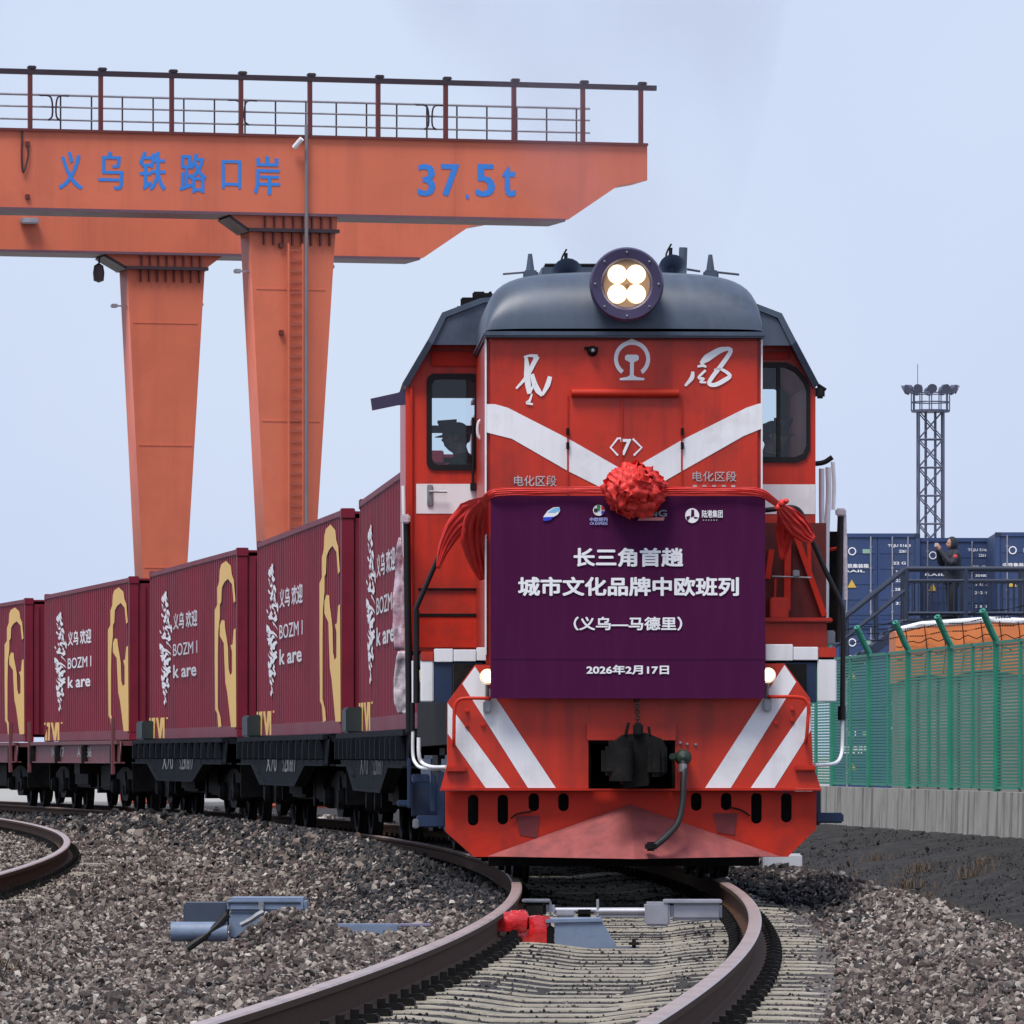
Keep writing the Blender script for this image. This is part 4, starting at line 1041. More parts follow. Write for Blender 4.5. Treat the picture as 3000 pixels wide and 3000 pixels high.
# --- body behind, underframe and running gear
b = nb(); box(b, -.80, .80, CB + .04, 13.0, 1.6, 4.05, .08); new_obj('engine_hood', b, m_red, loco, smooth=40)
b = nb(); box(b, -.80, .80, CB + .1, 12.9, 4.05, 4.2, .06); new_obj('engine_hood_roof', b, m_roof, loco, smooth=40)
b = nb(); box(b, -1.28, 1.28, .06, 13.2, 1.0, 1.58); new_obj('underframe', b, m_grime, loco)
b = nb(); box(b, -1.25, 1.25, 6.4, 8.4, .35, .98, .06); new_obj('fuel_tank', b, m_grime, loco)
def wheelset(r, gauge=1.435, boxes=True):
    w = nb()
    for s in (-1, 1):
        x = s * (gauge / 2 + .036)
        lathe(w, [(0, -.07), (r * .25, -.07), (r * .3, -.02), (r * .8, -.01), (r * .84, -.045), (r * .985, -.05), (r, .02), (r + .028, .035), (r + .028, .066), (r * .84, .066), (r * .8, .02), (r * .3, .03), (r * .25, .06), (0, .06)] if s < 0 else
              [(0, .07), (r * .25, .07), (r * .3, .02), (r * .8, .01), (r * .84, .045), (r * .985, .05), (r, -.02), (r + .028, -.035), (r + .028, -.066), (r * .84, -.066), (r * .8, -.02), (r * .3, -.03), (r * .25, -.06), (0, -.06)], 28, 'x', (x, 0, r))
    cyl(w, (-1.05, 0, r), (1.05, 0, r), .075, n=12)
    me = bpy.data.meshes.new('wheelset'); bmesh.ops.recalc_face_normals(w, faces=w.faces[:]); w.to_mesh(me); w.free(); me.materials.append(m_grime); me.shade_smooth(); me.set_sharp_from_angle(angle=R(35)); return me
LWS = wheelset(.525)
for y0_ in (1.1, 9.0):
    bg = nb()
    for s in (-1, 1):
        box(bg, s * 1.16 - .09, s * 1.16 + .09, y0_, y0_ + 4.1, .52, .92, .03)
        for k in range(3): box(bg, s * 1.18 - .12, s * 1.18 + .12, y0_ + .35 + 1.65 * k, y0_ + .75 + 1.65 * k, .34, .72, .03)
    box(bg, -1.07, 1.07, y0_ + .1, y0_ + .3, .4, .75, .02); box(bg, -1.07, 1.07, y0_ + 3.8, y0_ + 4.0, .4, .75, .02)
    bo = new_obj('bogie', bg, m_blue, loco)
    for k in range(3):
        new_obj('wheelset', LWS, None, bo, loc=(0, y0_ + .55 + 1.65 * k, 0))
        tm = nb(); yk = y0_ + .55 + 1.65 * k; box(tm, -.58, .58, yk + .12, yk + .85, .14, .86, .06); cyl(tm, (-.5, yk, .46), (.45, yk, .46), .3, n=14); new_obj('traction_motor', tm, m_grime, bo)
# steps and sand boxes at the corners, in dark blue
PL = lambda x, y, d: LF.px(*ZL(x, y), d); PR = lambda x, y, d: LF.px(*ZR(x, y), d)
stp = nb()
for (x0_, x1_, y0_, y1_, d0, d1) in ((250, 535, 1345, 1460, .55, .85), (385, 440, 930, 1310, .6, .66), (455, 535, 900, 1460, .62, .70), (200, 375, 925, 1010, .9, 1.2), (190, 460, 1010, 1350, 1.3, 1.34), (150, 188, 760, 1270, 1.2, 1.26), (50, 160, 1190, 1250, 1.4, 1.6)):
    a, c = PL(x0_, y1_, d0), PL(x1_, y0_, d0); box(stp, a[0], c[0], d0, d1, a[1], c[1], .008)
new_obj('corner_step', stp, m_blue, loco)
b = nb()
for (x0_, x1_, y0_, y1_, d0, d1) in ((455, 535, 1075, 1440, .62, .70), (485, 765, 1315, 1420, .55, .85)):
    a, c = PR(x0_, y1_, d0), PR(x1_, y0_, d0); box(b, a[0], c[0], d0, d1, a[1], c[1], .012)
new_obj('corner_step', b, m_blue, loco)
b = nb(); q = PL(230, 1430, .6); box(b, q[0] - .02, q[0] + .025, .54, .60, q[1] - .03, q[1] + .04, .008); new_obj('step_lug', b, m_steel, loco)
b = nb(); box(b, -1.28, -1.0, .5, 1.0, .95, 1.3); box(b, 1.0, 1.25, .5, 1.0, .95, 1.3); new_obj('end_framing', b, m_grime, loco)

# --- pale plastic sheeting caught on the left rear rails
def crumple(name, outline_rows, d, m, label, cat, amp=.03):
    """hanging crumpled sheet between rows of (left, right) pixel points"""
    b = nb(); rows = []; NXs = 10; k = 0
    full = []
    for (A_, B_) in zip(outline_rows, outline_rows[1:]):
        for i in range(6): full.append(tuple(np.array(A_) + (np.array(B_) - np.array(A_)) * i / 6))
    full.append(outline_rows[-1])
    for (xa, xb, y) in full:
        row = []
        for i in range(NXs + 1):
            q = P2(xa + (xb - xa) * i / NXs, y, d); p_ = Vector((q[0], d, q[1]))
            nn = noise.noise(Vector((p_.x * 14, 3.1, p_.z * 5))) + .6 * noise.noise(Vector((p_.x * 34, 7.7, p_.z * 16)))
            row.append(b.verts.new(p_ + Vector((.012 * nn, amp * nn, 0))))
        rows.append(row)
    for A_, B_ in zip(rows, rows[1:]):
        for i in range(NXs): b.faces.new((A_[i], A_[i + 1], B_[i + 1], B_[i]))
    o = new_obj(name, b, m, smooth=60); o.location = LF.O; o.rotation_euler = (0, 0, LF.rz)
    md = o.modifiers.new('thickness', 'SOLIDIFY'); md.thickness = .004
    tag(o, label, cat); return o
crumple('plastic_sheet', [(152, 160, 225), (142, 168, 290), (135, 172, 360), (128, 172, 450), (130, 174, 560), (138, 176, 650)], 2.95, m_pinkfilm, 'crumpled pinkish plastic sheet hanging on the left handrails of the locomotive', 'plastic sheet')
crumple('plastic_sheet', [(150, 178, 655), (140, 186, 700), (132, 188, 780), (134, 186, 840), (148, 184, 890)], 2.85, m_film, 'dirty white plastic sheet tied low on the left handrails', 'plastic sheet')

# ------------------------------------------------------------------ the banner hung on the front
BD = -.17
ban = empty('banner', LF.O, LF.rz)
tag(ban, 'purple banner with white Chinese lettering hung on the front of the locomotive', 'banner')
bx0, bz0_ = LF.px(1437, 2046, BD); bx1, bz1_ = LF.px(2242, 1453, BD)
b = nb(); nxs, nzs = 24, 18; vs = []
for j in range(nzs + 1):
    row = []
    for i in range(nxs + 1):
        x = bx0 + (bx1 - bx0) * i / nxs; z = bz0_ + (bz1_ - bz0_) * j / nzs
        row.append(b.verts.new((x, BD + .002 + .0018 * noise.noise(Vector((x * 1.4, 0, z * 2.0))), z)))
    vs.append(row)
for A_, B_ in zip(vs, vs[1:]):
    for i in range(nxs): b.faces.new((A_[i], A_[i + 1], B_[i + 1], B_[i]))
sheet = new_obj('printed_sheet', b, m_purple, ban)
md = sheet.modifiers.new('thickness', 'SOLIDIFY'); md.thickness = .012; md.offset = -1
b = nb(); zc = P2(1000, 682, BD)[1]; box(b, bx0 + .002, bx1 - .002, BD - .0035, BD - .002, zc - .0015, zc + .0015); new_obj('panel_joint', b, m_purple, ban)
def bt(body, x0_, y0_, x1_, y1_, bold=.03, m=m_white_clean):
    a, c = P2(x0_, y1_, BD), P2(x1_, y0_, BD); return lettering(body, a[0], c[0], a[1], c[1], BD - .004, m, ban, bold)
bt('长三角首趟', 812, 264, 1226, 336, .033)
bt('城市文化品牌中欧班列', 602, 374, 1436, 446, .033)
bt('（义乌—马德里）', 812, 524, 1222, 576, .028)
bt('2026年2月17日', 860, 706, 1172, 742, .033)
# the small logos in the banner's top row
ZB = lambda x, y: (1550 + .3106 * x, 1450 + .3106 * y)
def PB(x, y): return LF.px(*ZB(x, y), BD)
m_lb = mat('bright_blue_print', (.02, .05, .55), .5, var=.03); m_sky = mat('sky_blue_print', (.20, .50, .80), .5, var=.03); m_rp = mat('red_print', (.6, .02, .03), .5, var=.03); m_gp = mat('green_print', (.02, .25, .08), .5, var=.03); m_kp = mat('black_print', (.01, .01, .012), .5, var=.03); m_lil = mat('pale_blue_print', (.35, .38, .75), .5, var=.03)
def logo(parts, name='logo'):
    root = None
    for k, (pts, mm) in enumerate(parts):
        o = plate(name if root is None else 'logo_field', [[PB(*q) for q in pts]], BD - .006 - .0012 * k, .001, mm, ban if root is None else root)
        if root is None: root = o
    return root
def ell(cx_, cy_, a, c, rot=0, n=28): return [(cx_ + a * math.cos(t) * math.cos(rot) - c * math.sin(t) * math.sin(rot), cy_ + a * math.cos(t) * math.sin(rot) + c * math.sin(t) * math.cos(rot)) for t in [2 * math.pi * i / n for i in range(n)]]
logo([([(135, 205), (175, 150), (230, 118), (285, 115), (292, 150), (270, 185), (235, 205), (200, 235), (150, 245), (132, 235)], m_white_clean),
      ([(175, 165), (235, 125), (285, 118), (288, 150), (240, 168)], m_sky), ([(135, 210), (235, 205), (200, 237), (150, 247), (130, 238)], m_lb)])
logo([(ell(657, 145, 55, 52), m_white_clean), ([(680, 100), (710, 120), (705, 150), (680, 140)], m_rp), ([(640, 95), (668, 95), (668, 150), (640, 150)], m_gp), ([(612, 128), (645, 128), (645, 162), (612, 162)], m_kp), ([(680, 150), (712, 155), (700, 185), (680, 180)], m_lb)])
for (tx, a_, c_) in (('中欧班列', (572, 252), (740, 212)), ('CR EXPRESS', (572, 282), (740, 258))):
    q0, q1 = PB(a_[0], a_[1]), PB(c_[0], c_[1]); lettering(tx, q0[0], q1[0], q0[1], q1[1], BD - .006, m_lil, ban, .03)
logo([([(1020, 242), (1040, 212), (1280, 212), (1268, 242)], mat('salmon_print', (.65, .22, .22), .5))])
q0, q1 = PB(1095, 205), PB(1300, 142); lettering('ING', q0[0], q1[0], q0[1], q1[1], BD - .006, mat('grey_print', (.2, .24, .26), .5), ban, .02)
logo([(ell(1538, 195, 66, 70), m_white_clean), ([(1530, 140), (1555, 140), (1560, 200), (1525, 215)], m_purple), ([(1560, 205), (1600, 215), (1570, 225), (1550, 215)], m_purple), ([(1480, 205), (1520, 195), (1510, 225), (1490, 245)], m_purple)])
q0, q1 = PB(1630, 215), PB(1825, 143); lettering('陆港集团', q0[0], q1[0], q0[1], q1[1], BD - .006, m_white_clean, ban, .02)
q0, q1 = PB(1640, 243), PB(1775, 232); lettering('- - - - - -', q0[0], q1[0], q0[1], q1[1], BD - .006, m_mark, ban)

# ------------------------------------------------------------------ red ribbon with rosette
rib = empty('ribbon_rosette', LF.O, LF.rz)
tag(rib, 'red satin ribbon with a big ruffled rosette tied across the top of the banner', 'ribbon')
Z3 = lambda x, y: (1280 + .5797 * x, 1350 + .5797 * y)
def P3(x, y, d): return LF.px(*Z3(x, y), d)
b = nb(); c = P3(1000, 148, BD - .1); RR_ = .132
for k in range(80):
    ga = k * 2.39996; zz = 1 - (k + .5) / 80 * 1.25; rr = math.sqrt(max(0, 1 - zz * zz))
    nrm = Vector((rr * math.cos(ga), -max(zz, -.2), rr * math.sin(ga))).normalized()
    ctr = Vector((c[0], BD - .06, c[1])) + Vector((nrm.x * RR_ * 1.22, nrm.y * RR_ * .95, nrm.z * RR_ * 1.08)) * random.uniform(.82, 1.06)
    u_ = nrm.orthogonal().normalized(); w_ = nrm.cross(u_); rot = random.uniform(0, 6.28); u_, w_ = u_ * math.cos(rot) + w_ * math.sin(rot), w_ * math.cos(rot) - u_ * math.sin(rot)
    S_ = random.uniform(.060, .098); M_, N_ = 9, 5; gr = []
    for i in range(M_ + 1):                      # a ruffled loop of ribbon
        t = -1 + 2 * i / M_; row = []
        for j in range(N_ + 1):
            s = -1 + 2 * j / N_
            h = .62 * (1 - t * t) + .20 * math.sin(s * 5 + k) * (1 - .3 * abs(t)) + .12 * math.sin(t * 7 + k * 2)
            row.append(b.verts.new(ctr + u_ * t * S_ * (1 + .18 * s * math.sin(k)) + w_ * s * S_ * .62 + nrm * h * S_ * 1.05))
        gr.append(row)
    for A_, B_ in zip(gr, gr[1:]):
        for j in range(N_): b.faces.new((A_[j], A_[j + 1], B_[j + 1], B_[j]))
ros = new_obj('rosette', b, m_cloth, rib, smooth=80)
b = nb(); bmesh.ops.create_icosphere(b, subdivisions=3, radius=RR_ * .98, matrix=Matrix.Translation((c[0], BD - .055, c[1])) @ Matrix.Diagonal((1.2, .8, 1.05, 1)))
new_obj('rosette_core', b, m_cloth, ros, smooth=80)
def band(name, pts, ds, half, m, twist=.5, seed=0, nn=14):
    """gathered cloth band: a folded strip following points, half-width list"""
    P_ = smooth_pts([v3(P3(*q, d), d) for q, d in zip(pts, ds)], 8); m0 = len(pts)
    H = [np.interp(i / (len(P_) - 1) * (m0 - 1), range(m0), half) for i in range(len(P_))]
    b = nb(); rows = []
    for i, p_ in enumerate(P_):
        dr = (P_[min(i + 1, len(P_) - 1)] - P_[max(i - 1, 0)]).normalized(); sd = dr.cross(Vector((0, 1, 0))).normalized(); row = []
        for j in range(nn + 1):
            s = -1 + 2 * j / nn
            f = H[i] * (.33 * math.sin(s * 6.5 + seed + i * .05 * twist) + .22 * noise.noise(Vector((s * 2.5 + seed, i * .13, 0))))
            row.append(b.verts.new(p_ + sd * s * H[i] * (1 + .08 * noise.noise(Vector((i * .21, s, seed)))) + Vector((0, -abs(f) * .9 - .25 * H[i] * (1 - s * s), 0))))
        rows.append(row)
    for A_, B_ in zip(rows, rows[1:]):
        for j in range(nn): b.faces.new((A_[j], A_[j + 1], B_[j + 1], B_[j]))
    o = new_obj(name, b, m, rib, smooth=80); md = o.modifiers.new('thickness', 'SOLIDIFY'); md.thickness = .003; return o
dB = BD - .03
band('ribbon', [(870, 148), (700, 150), (500, 152), (320, 158), (268, 172), (240, 205)], [dB - .03, dB, dB, dB, dB + .02, dB + .1], [.028, .026, .028, .030, .030, .028], m_cloth, 1, 1)
band('ribbon', [(1130, 155), (1300, 152), (1500, 152), (1630, 160), (1690, 195), (1720, 218)], [dB - .03, dB, dB, dB, dB + .05, dB + .12], [.030, .030, .028, .030, .026, .024], m_cloth, 1, 4)
# draped tails
band('ribbon_tail', [(245, 195), (215, 225), (165, 270), (100, 330), (40, 430), (5, 545)], [.0, .25, .45, .55, .62, .64], [.03, .065, .10, .075, .045, .012], m_cloth, .8, 2)
band('ribbon_tail', [(240, 205), (200, 290), (190, 400), (215, 520), (235, 600)], [.1, .4, .55, .7, .75], [.025, .085, .10, .07, .03], m_cloth, .6, 6)
band('ribbon_tail', [(1735, 240), (1770, 280), (1820, 330), (1870, 378), (1905, 400)], [.4, .52, .58, .62, .62], [.04, .075, .085, .06, .025], m_cloth, .8, 3)
band('ribbon_tail', [(1740, 250), (1760, 330), (1755, 420), (1745, 500)], [.5, .62, .70, .72], [.03, .07, .055, .02], m_cloth, .8, 9)
b = nb()
for (x, y, r_, d) in ((1745, 215, .030, .3), (1725, 235, .028, .32), (1765, 205, .020, .28), (225, 205, .026, .15)):
    q = P3(x, y, d); bmesh.ops.create_icosphere(b, subdivisions=2, radius=r_, matrix=Matrix.Translation((q[0], d, q[1])))
for v in b.verts: v.co += Vector([.006 * noise.noise(v.co * 40 + Vector((k * 9, 0, 0))) for k in range(3)])
new_obj('ribbon_knot', b, m_cloth, rib, smooth=80)

# ------------------------------------------------------------------ flat wagons and maroon containers
CL, CW, CH = 12.19, 2.44, 2.59
def corrugated(y0, y1, z0, z1, x, depth, sgn, pitch=.277):
    """a corrugated side sheet in the plane x, ribs along z; sgn is the outward side"""
    b = nb(); y = y0; prof = []
    while y < y1 - pitch * .5:
        prof += [(y, 0), (y + pitch * .28, 0), (y + pitch * .5, -depth), (y + pitch * .78, -depth)]; y += pitch
    prof.append((y1, 0))
    A_ = [b.verts.new((x + sgn * d, q, z0)) for q, d in prof]; B_ = [b.verts.new((x + sgn * d, q, z1)) for q, d in prof]
    for i in range(len(prof) - 1): b.faces.new((A_[i], A_[i + 1], B_[i + 1], B_[i]))
    return b
ZC = lambda x, y: ((x - 95) / 935.0, ((y - (290 - (x - 95) * .15)) / (1610 - (290 - (x - 95) * .15))))
def side_pt(u, v): return (CL / 2 - u * CL, CH * (1 - v))       # (local y, z) ; u runs from the far end to the near end
def side_flat(name, polys, m, parent, off=.006):
    """flat print on the left side sheet"""
    root = None
    for pl in polys:
        me = plate_mesh([[side_pt(*ZC(*q)) for q in pl]], .002)
        for v in me.vertices:
            x, y, z = v.co; v.co = (-CW / 2 - off + y, x, z)
        b = copy_mesh_bm(me)
        if root is None: root = nb()
        join(root, b)
    return new_obj(name, root, m, parent)
def side_text(body, u0, u1, v0, v1, m, parent, bold=.01, name='lettering'):
    me, _ = text_mesh(body, bold)
    for v in me.vertices:
        y_, z_ = side_pt(u0 + (u1 - u0) * v.co.x, v1 + (v0 - v1) * v.co.z); v.co = (-CW / 2 - .008, y_, z_)
    return new_obj(name, me, m, parent)
def make_container():
    c = empty('container')
    new_obj('side_panel', corrugated(-CL / 2 + .12, CL / 2 - .12, .16, CH - .10, -CW / 2 + .002, .036, -1), m_maroon, c)
    new_obj('side_panel', corrugated(-CL / 2 + .12, CL / 2 - .12, .16, CH - .10, CW / 2 - .002, .036, 1), m_maroon, c)
    for z0, z1 in ((0, .16), (CH - .10, CH - .02)):
        for s in (-1, 1):
            b = nb(); box(b, s * (CW / 2 - .03) - .035, s * (CW / 2 - .03) + .035, -CL / 2 + .17, CL / 2 - .17, z0 + .005, z1, .008); new_obj('top_rail' if z0 else 'bottom_rail', b, m_maroon, c)
    for sx in (-1, 1):
        for s_ in (-1, 1):
            b = nb(); x, y = sx * (CW / 2 - .075), s_ * (CL / 2 - .075); box(b, x - .072, x + .072, y - .072, y + .072, .12, CH - .12, .01); new_obj('corner_post', b, m_maroon, c)
            for z in (0, CH - .118):
                b = nb(); box(b, x - .081, x + .081, y - .085, y + .085, z, z + .118, .01); new_obj('corner_casting', b, m_maroon, c)
    b = nb(); box(b, -CW / 2 + .05, CW / 2 - .05, -CL / 2 + .12, CL / 2 - .12, CH - .06, CH - .03); new_obj('roof_panel', b, m_maroon, c)
    b = nb(); box(b, -CW / 2 + .1, CW / 2 - .1, CL / 2 - .10, CL / 2 - .05, .12, CH - .1); new_obj('end_panel', b, m_maroon, c)
    b = nb()
    for i in range(12):
        x = -CW / 2 + .16 + i * (CW - .3) / 12; box(b, x, x + .10, -CL / 2 + .04, -CL / 2 + .10, .14, CH - .12)
    box(b, -CW / 2 + .12, CW / 2 - .12, -CL / 2 + .085, -CL / 2 + .12, .13, CH - .11); new_obj('end_panel', b, m_maroon, c)
    # painted gold motif, brush-like white column, three lines of lettering and the gold line at the foot
    g = side_flat('gold_motif', [[(880, 270), (925, 245), (970, 285), (980, 350), (1000, 400), (1015, 560), (1000, 575), (985, 430), (945, 385), (910, 410), (885, 450), (880, 560), (865, 580), (865, 680), (850, 800), (845, 1000), (845, 1380), (870, 1450), (880, 1520), (850, 1530), (840, 1420), (820, 1390), (815, 1000), (815, 620), (840, 580), (840, 450), (860, 400), (865, 310)],
        [(885, 700), (910, 705), (915, 760), (930, 840), (945, 920), (950, 1080), (965, 1130), (985, 1110), (985, 950), (970, 900), (990, 890), (1000, 780), (1018, 770), (1024, 1530), (975, 1530), (955, 1380), (940, 1270), (920, 1180), (910, 1000), (905, 880), (865, 820), (865, 740)]], m_gold, c)
    rs = random.Random(5); b = nb()
    col = [((285, 480), 30), ((275, 540), 62), ((280, 600), 70), ((300, 660), 60), ((300, 720), 110), ((290, 790), 120), ((290, 860), 125), ((290, 930), 125), ((290, 1000), 110), ((300, 1060), 95), ((290, 1120), 90), ((290, 1190), 75), ((290, 1230), 60), ((290, 1275), 34)]
    for (cx_, cy_), w in col:
        for _ in range(4):
            x0_ = cx_ + rs.uniform(-.5, .3) * w; pts = [(x0_, cy_ + rs.uniform(-34, 34))]
            for _k in range(3): pts.append((min(max(pts[-1][0] + rs.uniform(-.35, .45) * w, cx_ - w / 2), cx_ + w / 2), pts[-1][1] + rs.uniform(-26, 34)))
            q = [side_pt(*ZC(*p_)) for p_ in pts]
            Q = smooth_pts([Vector((-CW / 2 - .008, a, z)) for a, z in q], 3)
            hw = rs.uniform(.020, .034); L_, R_ = [], []
            for i, p_ in enumerate(Q):
                L_.append(b.verts.new(p_ + Vector((-.0002 * i, .10 * hw / .03, hw * .8)))); R_.append(b.verts.new(p_ - Vector((.0002 * i, .10 * hw / .03, hw * .8))))
            for i in range(len(Q) - 1):
                b.faces.new((L_[i], L_[i + 1], R_[i + 1], R_[i]))
    new_obj('brush_column', b, m_white_clean, c)
    side_text('义乌 欢迎', .30, .58, .28, .375, m_white_clean, c, .025)
    side_text('BOZM I', .30, .58, .455, .525, m_white_clean, c, .008)
    side_text('k are', .30, .57, .575, .652, m_white_clean, c, .025)
    side_flat('gold_foot_print', [[(95, 1440), (110, 1440), (112, 1460), (96, 1460)], [(125, 1440), (165, 1440), (165, 1480), (160, 1600), (140, 1600), (146, 1480), (125, 1470)], [(175, 1440), (200, 1440), (215, 1540), (230, 1440), (275, 1440), (275, 1600), (255, 1600), (255, 1500), (235, 1600), (212, 1600), (190, 1500)], [(295, 1438), (312, 1438), (312, 1452), (295, 1452)], [(108, 1560), (128, 1500), (130, 1600), (108, 1600)]], m_gold, c)
    return c
WL_ = 13.5
BWS = wheelset(.42)
def make_bogie(parent, y, m):
    b = nb()
    pr = [(-1.15, .62), (-1.15, .34), (-.75, .30), (-.45, .30), (-.30, .20), (.30, .20), (.45, .30), (.75, .30), (1.15, .34), (1.15, .62), (.5, .72), (.3, .74), (-.3, .74), (-.5, .72)]
    for s in (-1, 1):
        me = plate_mesh([pr, [(-.30, .32), (-.18, .28), (.18, .28), (.30, .32), (.26, .60), (-.26, .60)]], .12)
        for v in me.vertices: x, yy, z = v.co; v.co = (s * 1.02 + yy - .06, x, z)
        join(b, copy_mesh_bm(me))
        for k in (-1, 1):
            t = bmesh.new(); lathe(t, [(0, -.12), (.10, -.11), (.13, -.05), (.13, .08)], 14, 'x', (0, 0, 0)); 
            join(b, t, Matrix.Translation((s * 1.08, k * .875, .42)) @ Matrix.Scale(s * -1, 4, (1, 0, 0)) if s > 0 else Matrix.Translation((s * 1.08, k * .875, .42)))
        for k in (-.14, 0, .14): cyl(b, (s * 1.02, k, .28), (s * 1.02, k, .62), .055, n=8)
    box(b, -1.1, 1.1, -.17, .17, .42, .70, .03)
    for k in (-1, 1):
        for s in (-1, 1): box(b, s * .75 - .09, s * .75 + .09, k * (.875 - .50) - .04, k * (.875 - .50) + .04, .25, .62, .02)
    bo = new_obj('bogie', b, m_grime, parent, loc=(0, y, 0))
    for k in (-1, 1): new_obj('wheelset', BWS, None, bo, loc=(0, k * .875, 0))
    return bo
def make_wagon(kind):
    w = empty('flat_wagon')
    mm = m_wagon if kind == 'black' else m_maroon_l
    H_ = WL_ / 2 - .35
    b = nb(); box(b, -1.36, 1.36, -H_, H_, 1.08, 1.155); new_obj('deck', b, mm, w)
    for s in (-1, 1):
        if kind == 'black': pr = [(-H_, 1.15), (-H_, .80), (-4.0, .80), (-2.6, .55), (2.6, .55), (4.0, .80), (H_, .80), (H_, 1.15)]
        else: pr = [(-H_, 1.15), (-H_, .80), (H_, .80), (H_, 1.15)]
        me = plate_mesh([pr], .02); 
        for v in me.vertices: x, yy, z = v.co; v.co = (s * 1.40 + yy - .01, x, z)
        sl = new_obj('side_sill', me, mm, w)
        fl = nb(); pts = pr[1:-1]
        for (a, c) in zip(pts, pts[1:]):
            n_ = Vector((0, a[1] - c[1], c[0] - a[0])).normalized() * .022
            vs_ = [fl.verts.new(Vector((s * 1.40 + sx_, q[0], q[1])) + n_ * k) for q, k, sx_ in ((a, 0, -.07), (c, 0, -.07), (c, 0, .07), (a, 0, .07), (a, 1, -.07), (c, 1, -.07), (c, 1, .07), (a, 1, .07))]
            for f in ((0, 1, 2, 3), (4, 5, 6, 7), (0, 1, 5, 4), (3, 2, 6, 7), (0, 3, 7, 4), (1, 2, 6, 5)): fl.faces.new([vs_[i] for i in f])
        new_obj('sill_flange', fl, mm, sl)
        b = nb(); box(b, s * 1.42 - .045, s * 1.42 + .045, -H_, H_, 1.10, 1.162, .006); new_obj('top_flange', b, mm, sl)
        n_r = 14 if kind == 'black' else 4
        for i in range(n_r):
            y = -H_ + .5 + (2 * H_ - 1.0) * i / (n_r - 1); b = nb()
            box(b, s * 1.455 - .05, s * 1.455 + .05, y - .075, y + .075, .87 if kind == 'black' else .80, 1.10, .012); new_obj('stake_pocket', b, mm if kind == 'black' else m_grime, sl)
    b = nb(); box(b, -.2, .2, -H_, H_, .70, 1.08); box(b, -1.35, 1.35, -.4, .4, .62, 1.08); box(b, -1.0, -.5, 1.2, 2.3, .45, .8, .05); cyl(b, (.5, -2.4, .62), (.5, -1.2, .62), .2, n=14); new_obj('centre_sill', b, m_grime, w)
    if kind == 'black':
        b = nb(); box(b, -1.40, 1.40, H_ - .95, H_ - .02, 1.165, 1.45, .02); new_obj('end_plate', b, mat('dark_teal_steel', (.012, .022, .028), .55) if 'dark_teal_steel' not in MATS else MATS['dark_teal_steel'], w)
    else:
        for y in (-H_ + .4, H_ - .2):
            b = nb(); box(b, -1.50, -1.44, y - .05, y + .05, .62, 1.52, .01); new_obj('stake', b, mm, w)
    b = nb(); cyl(b, (0, -WL_ / 2, .88), (0, -H_, .88), .11, n=8); cyl(b, (0, H_, .88), (0, WL_ / 2, .88), .11, n=8); box(b, -.18, .18, -WL_ / 2 - .1, -WL_ / 2 + .2, .72, 1.04, .03); new_obj('coupler', b, m_grime, w)
    tx = 'X70 5230617' if kind == 'black' else 'NX17 A 5236'
    for (a0, a1, z0, z1, body) in ((2.2, .6, .72, .95, tx[:4]), (-.3, -2.2, .72, .95, tx[4:])) if kind == 'black' else ((3.2, 1.3, .90, 1.06, tx[:4]), (-.6, -2.6, .90, 1.06, tx[4:])):
        me, _ = text_mesh(body, .01)
        for v in me.vertices: v.co = (-1.416, a0 + (a1 - a0) * v.co.x, z0 + (z1 - z0) * v.co.z)
        new_obj('lettering', me, m_mark, w)
    b = nb()
    for s in (-1, 1):
        box(b, s * .95 - .12, s * .95 + .12, -2.6, -1.0, .36, .80, .04); box(b, s * 1.0 - .1, s * 1.0 + .1, .5, 2.5, .40, .80, .04)
        for y in (-5.9, -2.95, 2.95, 5.9): box(b, s * .9 - .25, s * .9 + .25, y - .05, y + .05, .35, .95, .01)
    cyl(b, (-.95, -3.2, .40), (-.95, 3.2, .40), .03, n=6); box(b, -1.0, 1.0, -.12, .12, .30, .62); new_obj('brake_gear_and_dark_fill', b, m_grime, w)
    for y in (-4.4, 4.4): make_bogie(w, y, mm)
    return w
ends = [75.8, 90.6, 105.4, 120.2, 135.0, 149.8]          # far end of each container, metres from the camera
c_lab = ['maroon container right behind the locomotive, cut off by the cab', 'second maroon container behind the locomotive, in front of the tall ladder leg', 'third maroon container behind the locomotive, under the rear crane leg',
         'fourth maroon container, on a faded maroon flat wagon', 'maroon container cut by the left edge, only its gold motif showing']
w_lab = ['black fishbelly flat wagon coupled to the locomotive', 'second black fishbelly flat wagon behind the locomotive', 'third black fishbelly flat wagon, next to the maroon wagons',
         'faded maroon flat wagon with white lettering, nearest the black wagons', 'faded maroon flat wagon cut by the left picture edge']
c_proto = make_container(); wb = make_wagon('black'); wm = make_wagon('maroon')
for i in range(5):
    Yc = ends[i] - CL / 2
    c = c_proto if i == 0 else copy_tree(c_proto)
    kind = 'black' if i < 3 else 'maroon'
    w = (wb if kind == 'black' else wm) if i in (0, 3) else copy_tree(wb if kind == 'black' else wm)
    h = heading(Yc); X = float(track_x(Yc)) - .10 * 0
    w.location = (X, Yc, 0); w.rotation_euler = (0, 0, h)
    c.location = (X, Yc, 1.168); c.rotation_euler = (0, 0, h)
    tag(c, c_lab[i], 'container', 'maroon containers on the train'); tag(w, w_lab[i], 'wagon', 'flat wagons of the train')

